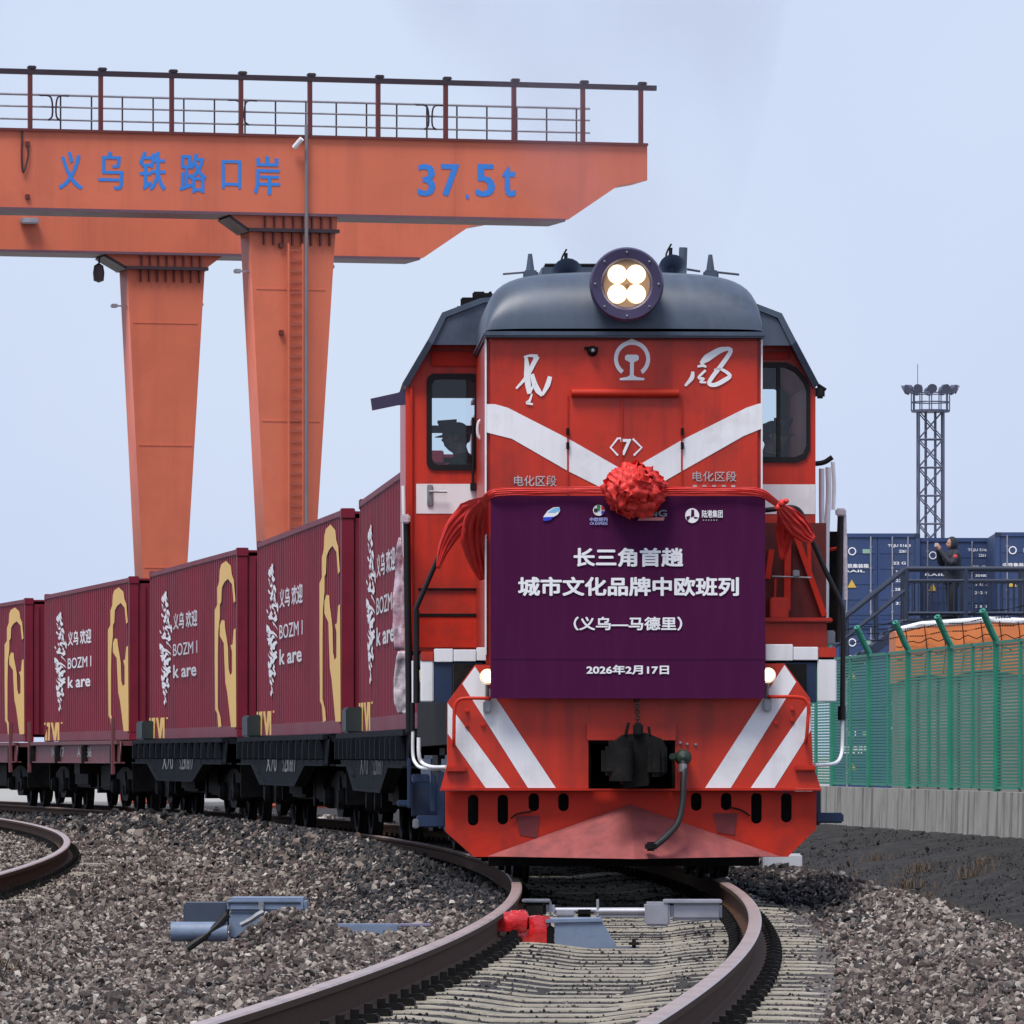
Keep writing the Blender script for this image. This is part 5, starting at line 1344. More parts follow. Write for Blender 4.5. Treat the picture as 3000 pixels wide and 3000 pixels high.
# ------------------------------------------------------------------ gantry crane
CF = Frame((-5.30, 161.0, -.3), R(15))
crane = empty('gantry_crane', CF.O, CF.rz)
tag(crane, 'orange gantry crane with blue lettering standing behind the train', 'gantry crane')
Z4 = lambda x, y: (.5176 * x, 150 + .5176 * y)
Z5 = lambda x, y: (900 + .5694 * x, 150 + .5694 * y)
def C4(x, y, ly): return CF.px(*Z4(x, y), ly)
def C5(x, y, ly): return CF.px(*Z5(x, y), ly)
gf = -.7
zt_, zb_ = C4(900, 470, gf)[1], C4(900, 903, gf)[1]
xe = C5(1750, 500, gf)[0]
cant = [(xe, zt_), (xe, C5(1750, 665, gf)[1]), (C5(1600, 690, gf)[0], C5(1600, 692, gf)[1]), (C5(1345, 850, gf)[0], zb_)]
def girder(ly, shift):
    out = [(-26, zb_), (-26, zt_)] + [(x + shift, z) for x, z in cant]
    g = plate('main_girder', [out], ly, 1.4, m_crane, crane)
    b = nb(); box(b, -26, cant[3][0] + shift - .1, ly - .08, ly + 1.48, zb_ - .06, zb_ + .005, .0); new_obj('lower_flange', b, mat('purple_grey_flange', (.12, .06, .085), .5) if 'purple_grey_flange' not in MATS else MATS['purple_grey_flange'], g)
    b = nb(); box(b, -26, xe + shift, ly - .08, ly + 1.48, zt_ - .002, zt_ + .06, .0); new_obj('upper_flange', b, m_crane_d, g)
    a, c = Vector((cant[3][0] + shift, 0, cant[3][1])), Vector((cant[2][0] + shift, 0, cant[2][1]))
    return g
SEP = 13.0
# the rear girder's end is read off the photograph: its tip shows at x 1240..1370
xe_r = CF.px(1240, 757, gf + SEP)[0]
gfront = girder(gf, 0)
grear = girder(gf + SEP, xe_r - cant[3][0])
# legs
def leg(ly, top_l, top_r, bot_l, bot_r, hl_, hr_, zh):
    depth = .95
    (xa, za), (xb, zb2) = top_l, top_r; (xc_, zc_), (xd, zd) = bot_l, bot_r
    k = lambda x0_, z0_, x1_, z1_, z: x0_ + (x1_ - x0_) * (z - z0_) / (z1_ - z0_)
    zg = .9; xl, xr = k(xa, za, xc_, zc_, zg), k(xb, zb2, xd, zd, zg)
    m_ = (xl + xr) / 2; xl, xr = min(xl, m_ - .3), max(xr, m_ + .3)
    lg = plate('leg', [[(xl, zg), (xr, zg), (xb, za), (xa, za)]], ly, depth, m_crane, crane)
    h = plate('leg_head', [[(xa, za), (xb, za), (hr_, zh), (hl_, zh)]], ly - .12, depth + .24, m_crane, crane)
    b = nb(); box(b, xa - .05, xb + .05, ly - .22, ly + depth + .2, za - .05, za + .03); new_obj('joint_flange', b, m_crane_k, h)
    n_ = 8
    for i in range(n_):
        x = xa + .35 + (xb - xa - .5) * i / (n_ - 1); b = nb(); box(b, x - .018, x + .018, ly - .19, ly - .119, za + .03, zh - .02); new_obj('stiffener', b, m_crane_d, h)
        b = nb(); box(b, x - .018, x + .018, ly - .10, ly - .001, za - .35, za - .05); new_obj('stiffener', b, m_crane_d, lg)
    b = nb(); v_ = [b.verts.new(q) for q in ((xa, ly - .125, za), (xa, ly + depth + .125, za), (hl_, ly + depth + .125, zh), (hl_, ly - .125, zh))]; b.faces.new(v_)
    t = bmesh.ops.extrude_face_region(b, geom=b.faces[:]); bmesh.ops.translate(b, vec=(-.05, 0, -.05), verts=[e for e in t['geom'] if isinstance(e, bmesh.types.BMVert)])
    new_obj('haunch_plate', b, m_crane_k, h)
    b = nb(); box(b, m_ - .9, m_ + .9, ly - .3, ly + depth + .3, .0, .9, .05); new_obj('wheel_truck', b, m_crane, lg)
    return lg
lf = gf + .22
leg1 = leg(lf, CF.px(730, 673, lf), CF.px(983, 677, lf), CF.px(770, 1300, lf), CF.px(937, 1300, lf), CF.px(672, 626, lf)[0], CF.px(985, 630, lf)[0], zb_ - .06)
lr = gf + SEP + .22
leg2 = leg(lr, CF.px(372, 784, lr), CF.px(600, 787, lr), CF.px(410, 1300, lr), CF.px(558, 1300, lr), CF.px(308, 740, lr)[0], CF.px(647, 745, lr)[0], zb_ - .06)
# ladder on the front leg with single rungs, and the conduit beside it
lad = empty('ladder'); lad.parent = crane
lx0, lx1 = C4(1625, 1100, lf)[0], C4(1705, 1100, lf)[0]
zl1, zl0 = CF.px(860, 715, lf)[1], 3.0
for x in (lx0, lx1):
    b = nb(); box(b, x - .02, x + .02, lf - .16, lf - .10, zl0, zl1); new_obj('stringer', b, m_crane, lad)
N = int((zl1 - zl0) / .25)
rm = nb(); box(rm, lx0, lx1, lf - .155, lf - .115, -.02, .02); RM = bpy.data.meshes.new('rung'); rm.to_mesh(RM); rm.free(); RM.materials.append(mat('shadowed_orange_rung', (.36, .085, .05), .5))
for i in range(N): new_obj('rung', RM, None, lad, loc=(0, 0, zl0 + .25 * i + .1))
b = nb(); xq = C4(1728, 600, gf)[0]; cyl(b, (xq, gf - .12, 3.0), (xq, gf - .12, zt_ + .3), .045, n=10); new_obj('conduit', b, MATS.get('dull_grey_conduit') or mat('dull_grey_conduit', (.17, .16, .18), .6), crane, smooth=50)
for (x, y) in ((1600, 1097), (1602, 1590), (155, 525), (155, 825)):
    q = C4(x, y, gf); b = nb(); box(b, q[0] - .05, q[0] + .05, gf - (.06 if x < 1000 else -.12), gf + .3, q[1] - .06, q[1] + .06, .01); new_obj('lug', b, m_crane_d, crane)
# cable rail on tall posts
zrail = C4(960, 135, gf)[1]
b = nb(); box(b, -26, C5(1800, 200, gf)[0], gf + .02, gf + .16, zrail - .06, zrail + .06); new_obj('cable_rail', b, m_crane_k, crane)
for px_ in (-120, 90, 297, 505, 708, 910, 1110, 1308, 1508, 1710, 1880):
    x = CF.px(px_, 300, gf)[0]; b = nb(); box(b, x - .05, x + .05, gf + .03, gf + .13, zt_ + .06, zrail - .06); po = new_obj('rail_post', b, m_crane_d, crane)
    b = nb(); box(b, x - .06, x + .14, gf + .0, gf + .18, zrail + .06, zrail + .14, .02); new_obj('post_cap', b, m_crane_k, po)
# walkway railing on the far side of the front girder
zr1 = zt_ + 1.0
wr = empty('walkway_railing'); wr.parent = crane
for z in (zt_ + .42, zt_ + .72, zr1):
    b = nb(); cyl(b, (-26, gf + 1.5, z), (xe - 1.0, gf + 1.5, z), .024 if z < zr1 else .03, n=6); new_obj('rail', b, m_galv, wr)
x = -26.0; k = 0
while x < xe - 1.0:
    b = nb(); cyl(b, (x, gf + 1.5, zt_), (x, gf + 1.5, zr1), .02, n=6); new_obj('post', b, m_crane_k, wr); x += .74; k += 1
for px_ in (160, 712, 1262):
    xq = CF.px(px_, 330, gf + 1.4)[0]
    for s in (-1, 1):
        b = nb(); tube(b, [(xq + s * .35, gf + 1.44, zr1 - .02), (xq + s * .12, gf + 1.44, zr1 - .03), (xq + s * .05, gf + 1.44, zr1 - .18), (xq + s * .05, gf + 1.44, zt_ + .5), (xq + s * .15, gf + 1.44, zt_ + .40)], .022, 6, sm=3); new_obj('loop_end', b, m_crane_k, wr)
# lettering
for ch, xa, xb, ya, yb in (('义', 335, 465, 570, 780), ('乌', 560, 695, 570, 782), ('铁', 790, 935, 570, 785), ('路', 1020, 1165, 580, 800), ('口', 1258, 1362, 618, 778), ('岸', 1440, 1582, 597, 810)):
    a, c = C4(xa, yb, gf), C4(xb, ya, gf); lettering(ch, a[0], c[0], a[1], c[1], gf - .009, m_sign_blue, crane, .004, thickv=.028)
for ch, xa, xb, ya, yb in (('3', 572, 655, 582, 745), ('7', 692, 778, 582, 745), ('.', 815, 832, 735, 762), ('5', 870, 962, 582, 748), ('t', 1005, 1070, 595, 748)):
    a, c = C5(xa, yb, gf), C5(xb, ya, gf); lettering(ch, a[0], c[0], a[1], c[1], gf - .009, m_sign_blue, crane, .01, thickv=.05 if ch != '.' else 0)
# plate joints on the girders and legs
for g_, ly in ((gfront, gf), (grear, gf + SEP)):
    for k in range(12):
        x = -24 + 3.1 * k
        if x < xe - 2.6 + (0 if g_ is gfront else xe_r - cant[3][0]):
            b = nb(); box(b, x - .015, x + .015, ly - .004, ly + .001, zb_ + .01, zt_ - .01); new_obj('plate_joint', b, m_crane, g_)
for lg_, ly, xm_l in ((leg1, lf, CF.px(852, 1000, lf)[0]), (leg2, lr, CF.px(484, 1000, lr)[0])):
    for z in (6.0, 9.1, 12.2):
        b = nb(); w_l = .55 + (z - 6) * .045; box(b, xm_l - w_l, xm_l + w_l, ly - .012, ly + .001, z - .02, z + .02); new_obj('plate_joint', b, m_crane, lg_)
# cables, floodlight, camera
b = nb(); q = C4(130, 690, gf); tube(b, [(C4(125, 460, gf)[0], gf - .04, zt_), (C4(120, 600, gf)[0], gf - .06, C4(120, 600, gf)[1]), (q[0], gf - .06, q[1]), (C4(155, 600, gf)[0], gf - .06, C4(155, 600, gf)[1]), (C4(155, 530, gf)[0], gf - .04, C4(155, 530, gf)[1])], .022, 6, sm=4); new_obj('cable_loop', b, m_crane_k, crane)
q = C4(1675, 525, gf); b = nb(); cyl(b, (q[0] - .08, gf - .15, q[1] - .10), (q[0] + .07, gf - .3, q[1] + .10), .06, n=12); new_obj('surveillance_camera', b, m_white, crane, smooth=40)
q = CF.px(*Z4(160, 965), gf + SEP); b = nb(); box(b, q[0] - .22, q[0] + .22, gf + SEP - .3, gf + SEP, q[1] - .07, q[1] + .08, .03); new_obj('floodlight', b, m_galv, crane)
q = CF.px(*Z4(572, 1250), gf + SEP); b = nb(); tube(b, [(q[0] + .02, gf + SEP + .3, zb_ - .1), (q[0], gf + SEP + .3, q[1] + .1)], .025, 6); lathe(b, [(0, -.25), (.13, -.2), (.15, 0), (.12, .18), (.03, .24), (0, .25)], 12, 'z', (q[0], gf + SEP + .3, q[1])); new_obj('hanging_lamp', b, m_crane_k, crane, smooth=40)
for (x, y, ly) in ((1360, 1240, lf), (1888, 1215, lf), (660, 1437, lr), (1145, 1430, lr)):
    q = CF.px(*Z4(x, y), ly); b = nb(); box(b, q[0] - .08, q[0] + .08, ly + .2, ly + .4, q[1] - .05, q[1] + .05, .02); box(b, *((q[0], q[0] + .5) if x in (1360, 660) else (q[0] - .5, q[0])), ly + .27, ly + .33, q[1] - .02, q[1] + .02); new_obj('leg_lamp', b, m_galv, crane)

# ------------------------------------------------------------------ retaining wall and green fence on it
wdir = Vector((WALL_K, 1, 0)).normalized()
def wpt(Y, off=0.0, z=0.0): return Vector((float(wall_x(Y)) + off, Y, z))
FZ = .34 + .06                                          # wall top above rail level
wall = empty('retaining_wall', (0, 0, 0)); tag(wall, 'weathered grey concrete retaining wall below the green fence', 'wall')
Y0w, Y1w = 63.5, 150.0; seg = 4.1; Y = Y0w
while Y < Y1w:
    b = nb(); ya, yb = Y + .012, Y + seg - .012
    vs_ = []
    for (yy) in (ya, yb):
        for off, z in ((0, -.55), (.35, -.55), (.35, FZ), (.03, FZ)): vs_.append(b.verts.new(wpt(yy, off - .12, z)))
    for f in ((0, 1, 2, 3), (4, 7, 6, 5), (0, 4, 5, 1), (1, 5, 6, 2), (2, 6, 7, 3), (3, 7, 4, 0)): b.faces.new([vs_[i] for i in f])
    new_obj('wall_section', b, m_concrete, wall); Y += seg
b = nb(); vs_ = [b.verts.new(wpt(yy, off, z)) for yy in (Y0w, Y1w) for off, z in ((-.07, -.5), (.17, -.5), (.17, FZ - .02), (-.07, FZ - .02))]
for f in ((0, 1, 2, 3), (4, 7, 6, 5), (0, 4, 5, 1), (1, 5, 6, 2), (2, 6, 7, 3), (3, 7, 4, 0)): b.faces.new([vs_[i] for i in f])
new_obj('wall_core', b, m_grime, wall)
fence = empty('mesh_fence', (0, 0, 0)); tag(fence, 'green wire mesh fence with cranked posts on the concrete wall', 'fence')
FH = 2.2
def fpost(Y):
    p0 = wpt(Y, .03, FZ); b = nb()
    t = bmesh.new(); box(t, -.045, .045, -.045, .045, 0, FH + .02, .008); join(b, t, Matrix.Translation(p0))
    tube(b, [p0 + Vector((0, 0, FH)), p0 + Vector((-.05, -.05, FH + .08)), p0 + Vector((-.22, -.3, FH + .42))], .05, 8)
    new_obj('fence_post', b, m_green, fence)
wire_y = []
Yp = [95.0 - 4.1, 95.0, 99.1, 103.2, 107.3, 111.4, 115.5, 119.6, 123.7, 127.8]
Yp = [99.0 + 4.2 * k for k in range(-8, 9)]
for Y in Yp: fpost(Y)
for Ya, Yb in zip(Yp, Yp[1:]):
    for (y0_, y1_) in ((Ya, (Ya + Yb) / 2), ((Ya + Yb) / 2, Yb)):
        b = nb(); A_, B_ = wpt(y0_ + .05, .03, FZ + .06), wpt(y1_ - .05, .03, FZ + .06); L = (B_ - A_)
        nrm = Vector((1, -WALL_K, 0)).normalized()
        def bar(p_, q_, w1, w2, up):
            s1 = nrm * w1; s2 = up * w2; v_ = [b.verts.new(k) for k in (p_ - s1 - s2, p_ + s1 - s2, p_ + s1 + s2, p_ - s1 + s2, q_ - s1 - s2, q_ + s1 - s2, q_ + s1 + s2, q_ - s1 + s2)]
            for f in ((0, 1, 5, 4), (1, 2, 6, 5), (2, 3, 7, 6), (3, 0, 4, 7)): b.faces.new([v_[i] for i in f])
        for i in range(44):
            z = Vector((0, 0, (FH - .1) * i / 43)); bar(A_ + z, B_ + z, .003, .0145, Vector((0, 0, 1)))
        for i in range(12):
            p_ = A_ + L * (i / 11); bar(p_, p_ + Vector((0, 0, FH - .1)), .0022, .003, L.normalized())
        mp_ = new_obj('mesh_panel', b, m_green, fence)
        b = nb()
        for z in (0, FH - .1): bar(A_ + Vector((0, 0, z)), B_ + Vector((0, 0, z)), .02, .022, Vector((0, 0, 1)))
        bar(A_, A_ + Vector((0, 0, FH - .1)), .018, .02, L.normalized()); bar(B_, B_ + Vector((0, 0, FH - .1)), .018, .02, L.normalized())
        new_obj('panel_frame', b, m_green, mp_)
for k in (.35, .68, 1.0):                                # strands of barbed wire on the cranked arms
    b = nb(); pts = []
    for i, Y in enumerate(Yp):
        p0 = wpt(Y, .03, FZ) + Vector((-.05 - .17 * k, -.05 - .25 * k, FH + .08 + .34 * k)); pts.append(p0)
        if i < len(Yp) - 1:
            p1 = wpt(Yp[i + 1], .03, FZ) + Vector((-.05 - .17 * k, -.05 - .25 * k, FH + .08 + .34 * k)); pts.append((p0 + p1) / 2 - Vector((0, 0, .035)))
    tube(b, pts, .0045, 4)
    for i in range(len(pts) - 1):
        for j in range(6):
            p_ = pts[i].lerp(pts[i + 1], j / 9); box(b, p_.x - .012, p_.x + .012, p_.y - .012, p_.y + .012, p_.z - .010, p_.z + .010)
    new_obj('barbed_wire', b, m_grime, fence)

# ------------------------------------------------------------------ stacked blue containers
def make_blue():
    c = empty('blue_container'); w, h, L = 2.44, 2.59, 6.06
    b = nb(); box(b, -w / 2 + .02, w / 2 - .02, .08, L, .02, h - .02); new_obj('shell', b, m_bluebox, c)
    b = nb()
    for sx in (-1, 1): box(b, sx * (w / 2 - .07) - .07, sx * (w / 2 - .07) + .07, -.0, .14, .11, h - .11, .01)
    box(b, -w / 2 + .14, w / 2 - .14, 0, .12, .0, .13, .01); box(b, -w / 2 + .14, w / 2 - .14, 0, .12, h - .12, h, .01); new_obj('end_frame', b, m_bluebox, c)
    for sx in (-1, 1):
        for z in (0, h - .118):
            b = nb(); box(b, sx * (w / 2 - .08) - .083, sx * (w / 2 - .08) + .083, -.012, .16, z, z + .118, .01); new_obj('corner_casting', b, m_navy, c)
    for s in (-1, 1):
        x0_, x1_ = (-w / 2 + .145, -.008) if s < 0 else (.008, w / 2 - .145)
        b = nb(); box(b, x0_, x1_, .035, .079, .135, h - .125, .006)
        for k in range(5):
            z = .25 + k * .44; box(b, x0_ + .05, x1_ - .05, .022, .036, z, z + .30, .006)
        d_ = new_obj('door', b, m_bluebox, c)
        for x in (x0_ + .20, x1_ - .18) if s < 0 else (x0_ + .42, x1_ - .2):
            b = nb(); cyl(b, (x, .005, .1), (x, .005, h - .09), .022, n=8)
            for z in (.35, .95, 1.6, 2.2): box(b, x - .035, x + .035, -.005, .03, z - .02, z + .02)
            new_obj('locking_bar', b, m_galv, d_)
    m_w2 = m_white_clean
    for (body, x0_, x1_, z0_, z1_) in (('TBJU 516 3', .30, .95, 2.18, 2.28), ('2261', .62, .82, 2.04, 2.12), ('22 G1', .45, .88, 1.70, 1.78), ('30480', .52, .88, 1.45, 1.53), ('2230', .52, .88, 1.20, 1.28), ('28250', .50, .9, .95, 1.03), ('33.2', .52, .88, .55, .63), ('中铁集装箱', -1.0, -.25, 1.60, 1.72), ('RAIL', -.95, -.35, 1.48, 1.55)):
        lettering(body, x0_, x1_, z0_, z1_, -.008 + .02, m_w2, c, .02)
    o = plate('round_emblem', [circle(-.72, 2.08, .115), circle(-.72, 2.08, .085)], .012, .004, m_w2, c)
    plate('green_plate', [[(-.42, 2.02), (-.16, 2.02), (-.16, 2.14), (-.42, 2.14)]], .014, .006, mat('pale_green_plate', (.25, .42, .32), .5) if 'pale_green_plate' not in MATS else MATS['pale_green_plate'], c)
    plate('warning_triangle', [[(-.86, 1.04), (-.60, 1.04), (-.73, 1.27)]], .012, .004, m_yellow, c)
    return c
bp_ = make_blue(); k = 0
tiers = ['bottom', 'middle', 'top']
cols_ = ['left', 'middle', 'right']
place = ['beside the locomotive', 'behind the photographing person', 'at the right edge of the picture']
for ci, (pxl, Yb_) in enumerate(((2571, 195.0), (2806, 199.0), (3042, 194.0))):
    for ti in range(3):
        c = bp_ if k == 0 else copy_tree(bp_); k += 1
        c.location = ((pxl - 1500) * Yb_ / FPX, Yb_ + (.05 * ti), -.52 + 2.607 * ti + .05 * ci * 0); c.rotation_euler = (0, 0, R((-1, 1.5, -1)[ci]))
        tag(c, f'blue shipping container, {tiers[ti]} of the {cols_[ci]} stack {place[ci]}', 'container', 'blue containers stacked in the yard')

# ------------------------------------------------------------------ access platform with stairs
PY = 147.0
def pp(x, y, dy=0): q = at(x, y, PY + dy); return q
zdeck = pp(2700, 1812).z
plat = empty('access_platform', (pp(2800, 1812).x, PY, -.2)); tag(plat, 'dark navy steel access platform with stairs and railings in front of the blue containers', 'platform')
Op = Vector(plat.location)
def padd(name, b, m=m_navy, parent=None):
    bmesh.ops.translate(b, vec=-Op, verts=b.verts[:]); return new_obj(name, b, m, parent or plat)
xs_ = pp(2655, 0).x; xr_ = pp(3150, 0).x
b = nb(); box(b, xs_, xr_, PY - .1, PY + 1.5, zdeck - .14, zdeck); padd('deck', b)
for x in (xs_ + .1, xs_ + 1.9, xr_ - .5):
    b = nb(); box(b, x - .06, x + .06, PY + .0, PY + .12, -.2, zdeck - .14); box(b, x - .06, x + .06, PY + 1.3, PY + 1.42, -.2, zdeck - .14); padd('support_leg', b)
for yo, top in ((0, 1658), (1.4, 1660)):
    for zz in (1.08, .82, .12):
        b = nb(); cyl(b, (xs_, PY + yo, zdeck + zz), (xr_, PY + yo, zdeck + zz), .045 if zz > 1 else .03, n=8); padd('handrail', b)
    x = xs_
    while x < xr_:
        b = nb(); cyl(b, (x, PY + yo, zdeck), (x, PY + yo, zdeck + 1.08), .05, n=8); padd('railing_post', b); x += 1.28
    x = xs_ + .13
    while x < xr_:
        b = nb(); cyl(b, (x, PY + yo, zdeck + .12), (x, PY + yo, zdeck + .82), .014, n=5); padd('baluster', b); x += .128
# stairs going down to the left
p_top, p_bot = Vector((xs_, PY, zdeck)), Vector((pp(2475, 0).x - 1.2, PY, zdeck - (xs_ - pp(2475, 0).x + 1.2) * .80))
for yo in (0, 1.1):
    o_ = Vector((0, yo, 0)); b = nb(); tube(b, [p_top + o_ - Vector((0, 0, .1)), p_bot + o_ - Vector((0, 0, .1))], .14, 4); padd('stair_stringer', b)
    for zz in (1.08, .62):
        b = nb(); cyl(b, p_top + o_ + Vector((0, 0, zz)), p_bot + o_ + Vector((0, 0, zz)), .055 if zz > 1 else .04, n=8); padd('stair_rail', b)
    for k in range(5):
        q = p_top.lerp(p_bot, k / 4) + o_; b = nb(); cyl(b, q, q + Vector((0, 0, 1.08)), .028, n=6); padd('railing_post', b)
N = 14
for k in range(1, N):
    q = p_top.lerp(p_bot, k / N); b = nb(); box(b, q.x - .14, q.x + .14, PY + .02, PY + 1.08, q.z - .04, q.z); padd('tread', b)

# ------------------------------------------------------------------ orange tarpaulin-covered load behind the fence
OY = 134.0
oc = empty('covered_load', (at(2830, 1900, OY).x, OY, -.2)); tag(oc, 'long load under an orange tarpaulin with white rim behind the green fence', 'tarpaulin load')
xl_, xr2 = at(2625, 0, OY).x - oc.location.x, at(3120, 0, OY).x - oc.location.x
topz = lambda x: at(0, np.interp((x - xl_) / (xr2 - xl_), [0, .15, .55, .75, 1], [1850, 1832, 1818, 1822, 1834]), OY).z + .2
b = nb(); cols2 = []
N = 40
for i in range(N + 1):
    x = xl_ + (xr2 - xl_) * i / N; zt2 = topz(x); sag = .05 * noise.noise(Vector((x * 1.5, 0, 0)))
    cols2.append([b.verts.new((x, y + .04 * noise.noise(Vector((x * 2, y, z))), z)) for y, z in ((-.02, zt2 - 1.0 + sag), (-.05 + sag, zt2 - .7), (-.02 - sag, zt2 - .35), (.0, zt2 - .06), (.15, zt2), (1.2, zt2 + .02), (2.3, zt2), (2.4, zt2 - .1), (2.4, zt2 - 1.0))])
for A_, B_ in zip(cols2, cols2[1:]):
    for j in range(8): b.faces.new((A_[j], A_[j + 1], B_[j + 1], B_[j]))
b.faces.new(cols2[0]); b.faces.new(cols2[-1][::-1])
new_obj('tarpaulin', b, m_orange, oc, smooth=40)
b = nb()
for i in range(8):
    x = xl_ + .05 + (xr2 - xl_ - .1) * i / 8; box(b, x, x + (xr2 - xl_ - .1) / 8 - .03, .06, 2.3, 0, topz(x) - .5, .03)
new_obj('crate_stack', b, mat('pale_grey_boards', (.19, .175, .155), .8, var=.3, scale=1.2), oc)
b = nb(); tube(b, [(xl_ + (xr2 - xl_) * i / N, .02, topz(xl_ + (xr2 - xl_) * i / N) + .02) for i in range(N + 1)], .06, 6); new_obj('white_rim', b, m_white, oc, smooth=60)
for k in range(9):
    x = xl_ + (xr2 - xl_) * (k + .5) / 9; b = nb(); tube(b, [(x, -.09, topz(x)), (x + .05, -.11, topz(x) - .5), (x, -.10, topz(x) - 1.0)], .010, 5); new_obj('lashing', b, m_grime, oc)
for f in (.30, .55):
    b = nb(); tube(b, [(xl_ + (xr2 - xl_) * i / N, -.10, topz(xl_ + (xr2 - xl_) * i / N) - f - .04 * math.sin(i * 1.4)) for i in range(N + 1)], .010, 5); new_obj('lashing', b, m_grime, oc)
b = nb(); bx_ = pp(2600, 0).x; box(b, bx_, bx_ + .01, 0, .01, 0, .01); b.free()

# ------------------------------------------------------------------ floodlight mast
MY = 400.0; mx = at(2726, 0, MY).x
mast = empty('floodlight_mast', (mx, MY, -.3)); tag(mast, 'tall steel lattice floodlight mast behind the blue containers', 'mast')
hw = .72; z_top = at(0, 1205, MY).z + .3
for sx in (-1, 1):
    for sy_ in (-1, 1):
        b = nb(); cyl(b, (sx * hw, sy_ * hw, 0), (sx * hw, sy_ * hw, z_top), .07, n=6); new_obj('corner_leg', b, m_mast, mast)
for sx in (-.28, .28):
    b = nb(); cyl(b, (sx, 0, 0), (sx, 0, z_top), .08, n=6); new_obj('cable_riser', b, m_mast, mast)
N = 13
for k in range(N):
    z0_, z1_ = z_top * k / N, z_top * (k + 1) / N
    for face in range(4):
        rot = Matrix.Rotation(R(90 * face), 4, 'Z')
        b = nb()
        for (a, c) in (((-hw, -hw, z0_), (hw, -hw, z1_)), ((hw, -hw, z0_), (-hw, -hw, z1_)), ((-hw, -hw, z1_), (hw, -hw, z1_))):
            cyl(b, rot @ Vector(a), rot @ Vector(c), .04, n=5)
        new_obj('bracing', b, m_mast, mast)
zp = z_top; zq = at(0, 1152, MY).z + .3; pr_ = 1.12
b = nb(); lathe(b, [(0, -.06), (pr_, -.06), (pr_, .08), (0, .08)], 20, 'z', (0, 0, zp)); new_obj('platform', b, m_mast, mast)
for z in (zp + (zq - zp) * .5, zq):
    b = nb(); tube(b, [(pr_ * math.cos(R(t)), pr_ * math.sin(R(t)), z) for t in range(0, 361, 15)], .04, 5); new_obj('guard_ring', b, m_mast, mast)
for k in range(12):
    a = R(30 * k); b = nb(); cyl(b, (pr_ * math.cos(a), pr_ * math.sin(a), zp), (pr_ * math.cos(a), pr_ * math.sin(a), zq), .035, n=5); new_obj('guard_post', b, m_mast, mast)
    rl = 1.42; cx_, cy_ = rl * math.cos(a), rl * math.sin(a)
    b = nb(); d_ = Vector((math.cos(a), math.sin(a), -.5)).normalized(); p0 = Vector((cx_, cy_, zq + .28))
    cyl(b, p0 - d_ * .12, p0 + d_ * .2, .13, .30, 12); cyl(b, (pr_ * math.cos(a), pr_ * math.sin(a), zq), p0, .05, n=5); new_obj('floodlight', b, m_mast, mast)
b = nb(); cyl(b, (-.75, 0, zq), (-.75, 0, zq + 1.7), .02, n=5); new_obj('lightning_rod', b, m_mast, mast)

# ------------------------------------------------------------------ point machine left of the track, drive rods, and the gear between the rails
PMY = 42.6
def pm(x, y, dy=0): return at(x, y, PMY + dy)
ZM = lambda x, y: (480 + .42443 * x, 2580 + .42443 * y)
machine = empty('point_machine', (pm(700, 2760).x, PMY, -.35)); tag(machine, 'blue-grey point machine half buried in ballast left of the track', 'point machine')
Om = Vector(machine.location)
def mb(x0_, x1_, y0_, y1_, d0, d1, bev, name, m):
    a, c = at(*ZM(x0_, y1_), PMY + d0), at(*ZM(x1_, y0_), PMY + d0); b = nb(); box(b, a.x, c.x, PMY + d0, PMY + d1, a.z, c.z, bev); bmesh.ops.translate(b, vec=-Om, verts=b.verts[:]); return new_obj(name, b, m, machine, smooth=35)
lid = mb(435, 985, 118, 222, -.02, .42, .022, 'lid', m_machine)
mb(450, 960, 222, 400, 0, .40, .01, 'housing', m_machine)
mb(440, 945, 145, 160, -.028, .0, .004, 'lid_rim', m_machine_d)
mb(652, 690, 140, 205, -.05, 0, .006, 'latch', m_steel)
mb(135, 438, 152, 320, .05, .35, .01, 'motor_housing', m_machine_d)
b = nb(); a, c = at(*ZM(50, 352), PMY - .02), at(*ZM(440, 352), PMY - .02); cyl(b, a, c, .062, n=18); bmesh.ops.translate(b, vec=-Om, verts=b.verts[:]); new_obj('cylinder', b, m_machine, machine, smooth=40)
b = nb(); q = at(*ZM(795, 290), PMY - .03); lathe(b, [(.05, -.03), (.075, -.03), (.08, .02), (.05, .03)], 24, 'y', q); bmesh.ops.translate(b, vec=-Om, verts=b.verts[:]); new_obj('hand_crank_ring', b, m_machine, machine, smooth=40)
b = nb(); tube(b, [at(*ZM(*q), PMY - .06) for q in ((440, 230), (380, 300), (300, 370), (200, 440), (160, 470))], .025, 8, sm=4); bmesh.ops.translate(b, vec=-Om, verts=b.verts[:]); new_obj('cable_hose', b, m_rubber, machine, smooth=40)
b = nb(); tube(b, [at(*ZM(*q), PMY - .08) for q in ((690, 215), (650, 235), (600, 270), (530, 305))], .018, 8, sm=4); bmesh.ops.translate(b, vec=-Om, verts=b.verts[:]); new_obj('cable_hose', b, m_steel, machine, smooth=40)
cov = mb(1040, 1620, 300, 390, -.05, .12, .008, 'rod_cover', m_machine)
mb(1440, 1740, 392, 402, -.07, .2, .002, 'cover_base', m_steel)
mb(1620, 1840, 298, 318, -.03, .12, .006, 'drive_rod', mat('lilac_grey_steel', (.20, .18, .27), .5))
mb(1640, 1730, 350, 388, -.02, .06, .01, 'rod_joint', m_steel)
mb(1735, 1810, 330, 400, -.02, .10, .03, 'rod_clevis', m_grime)

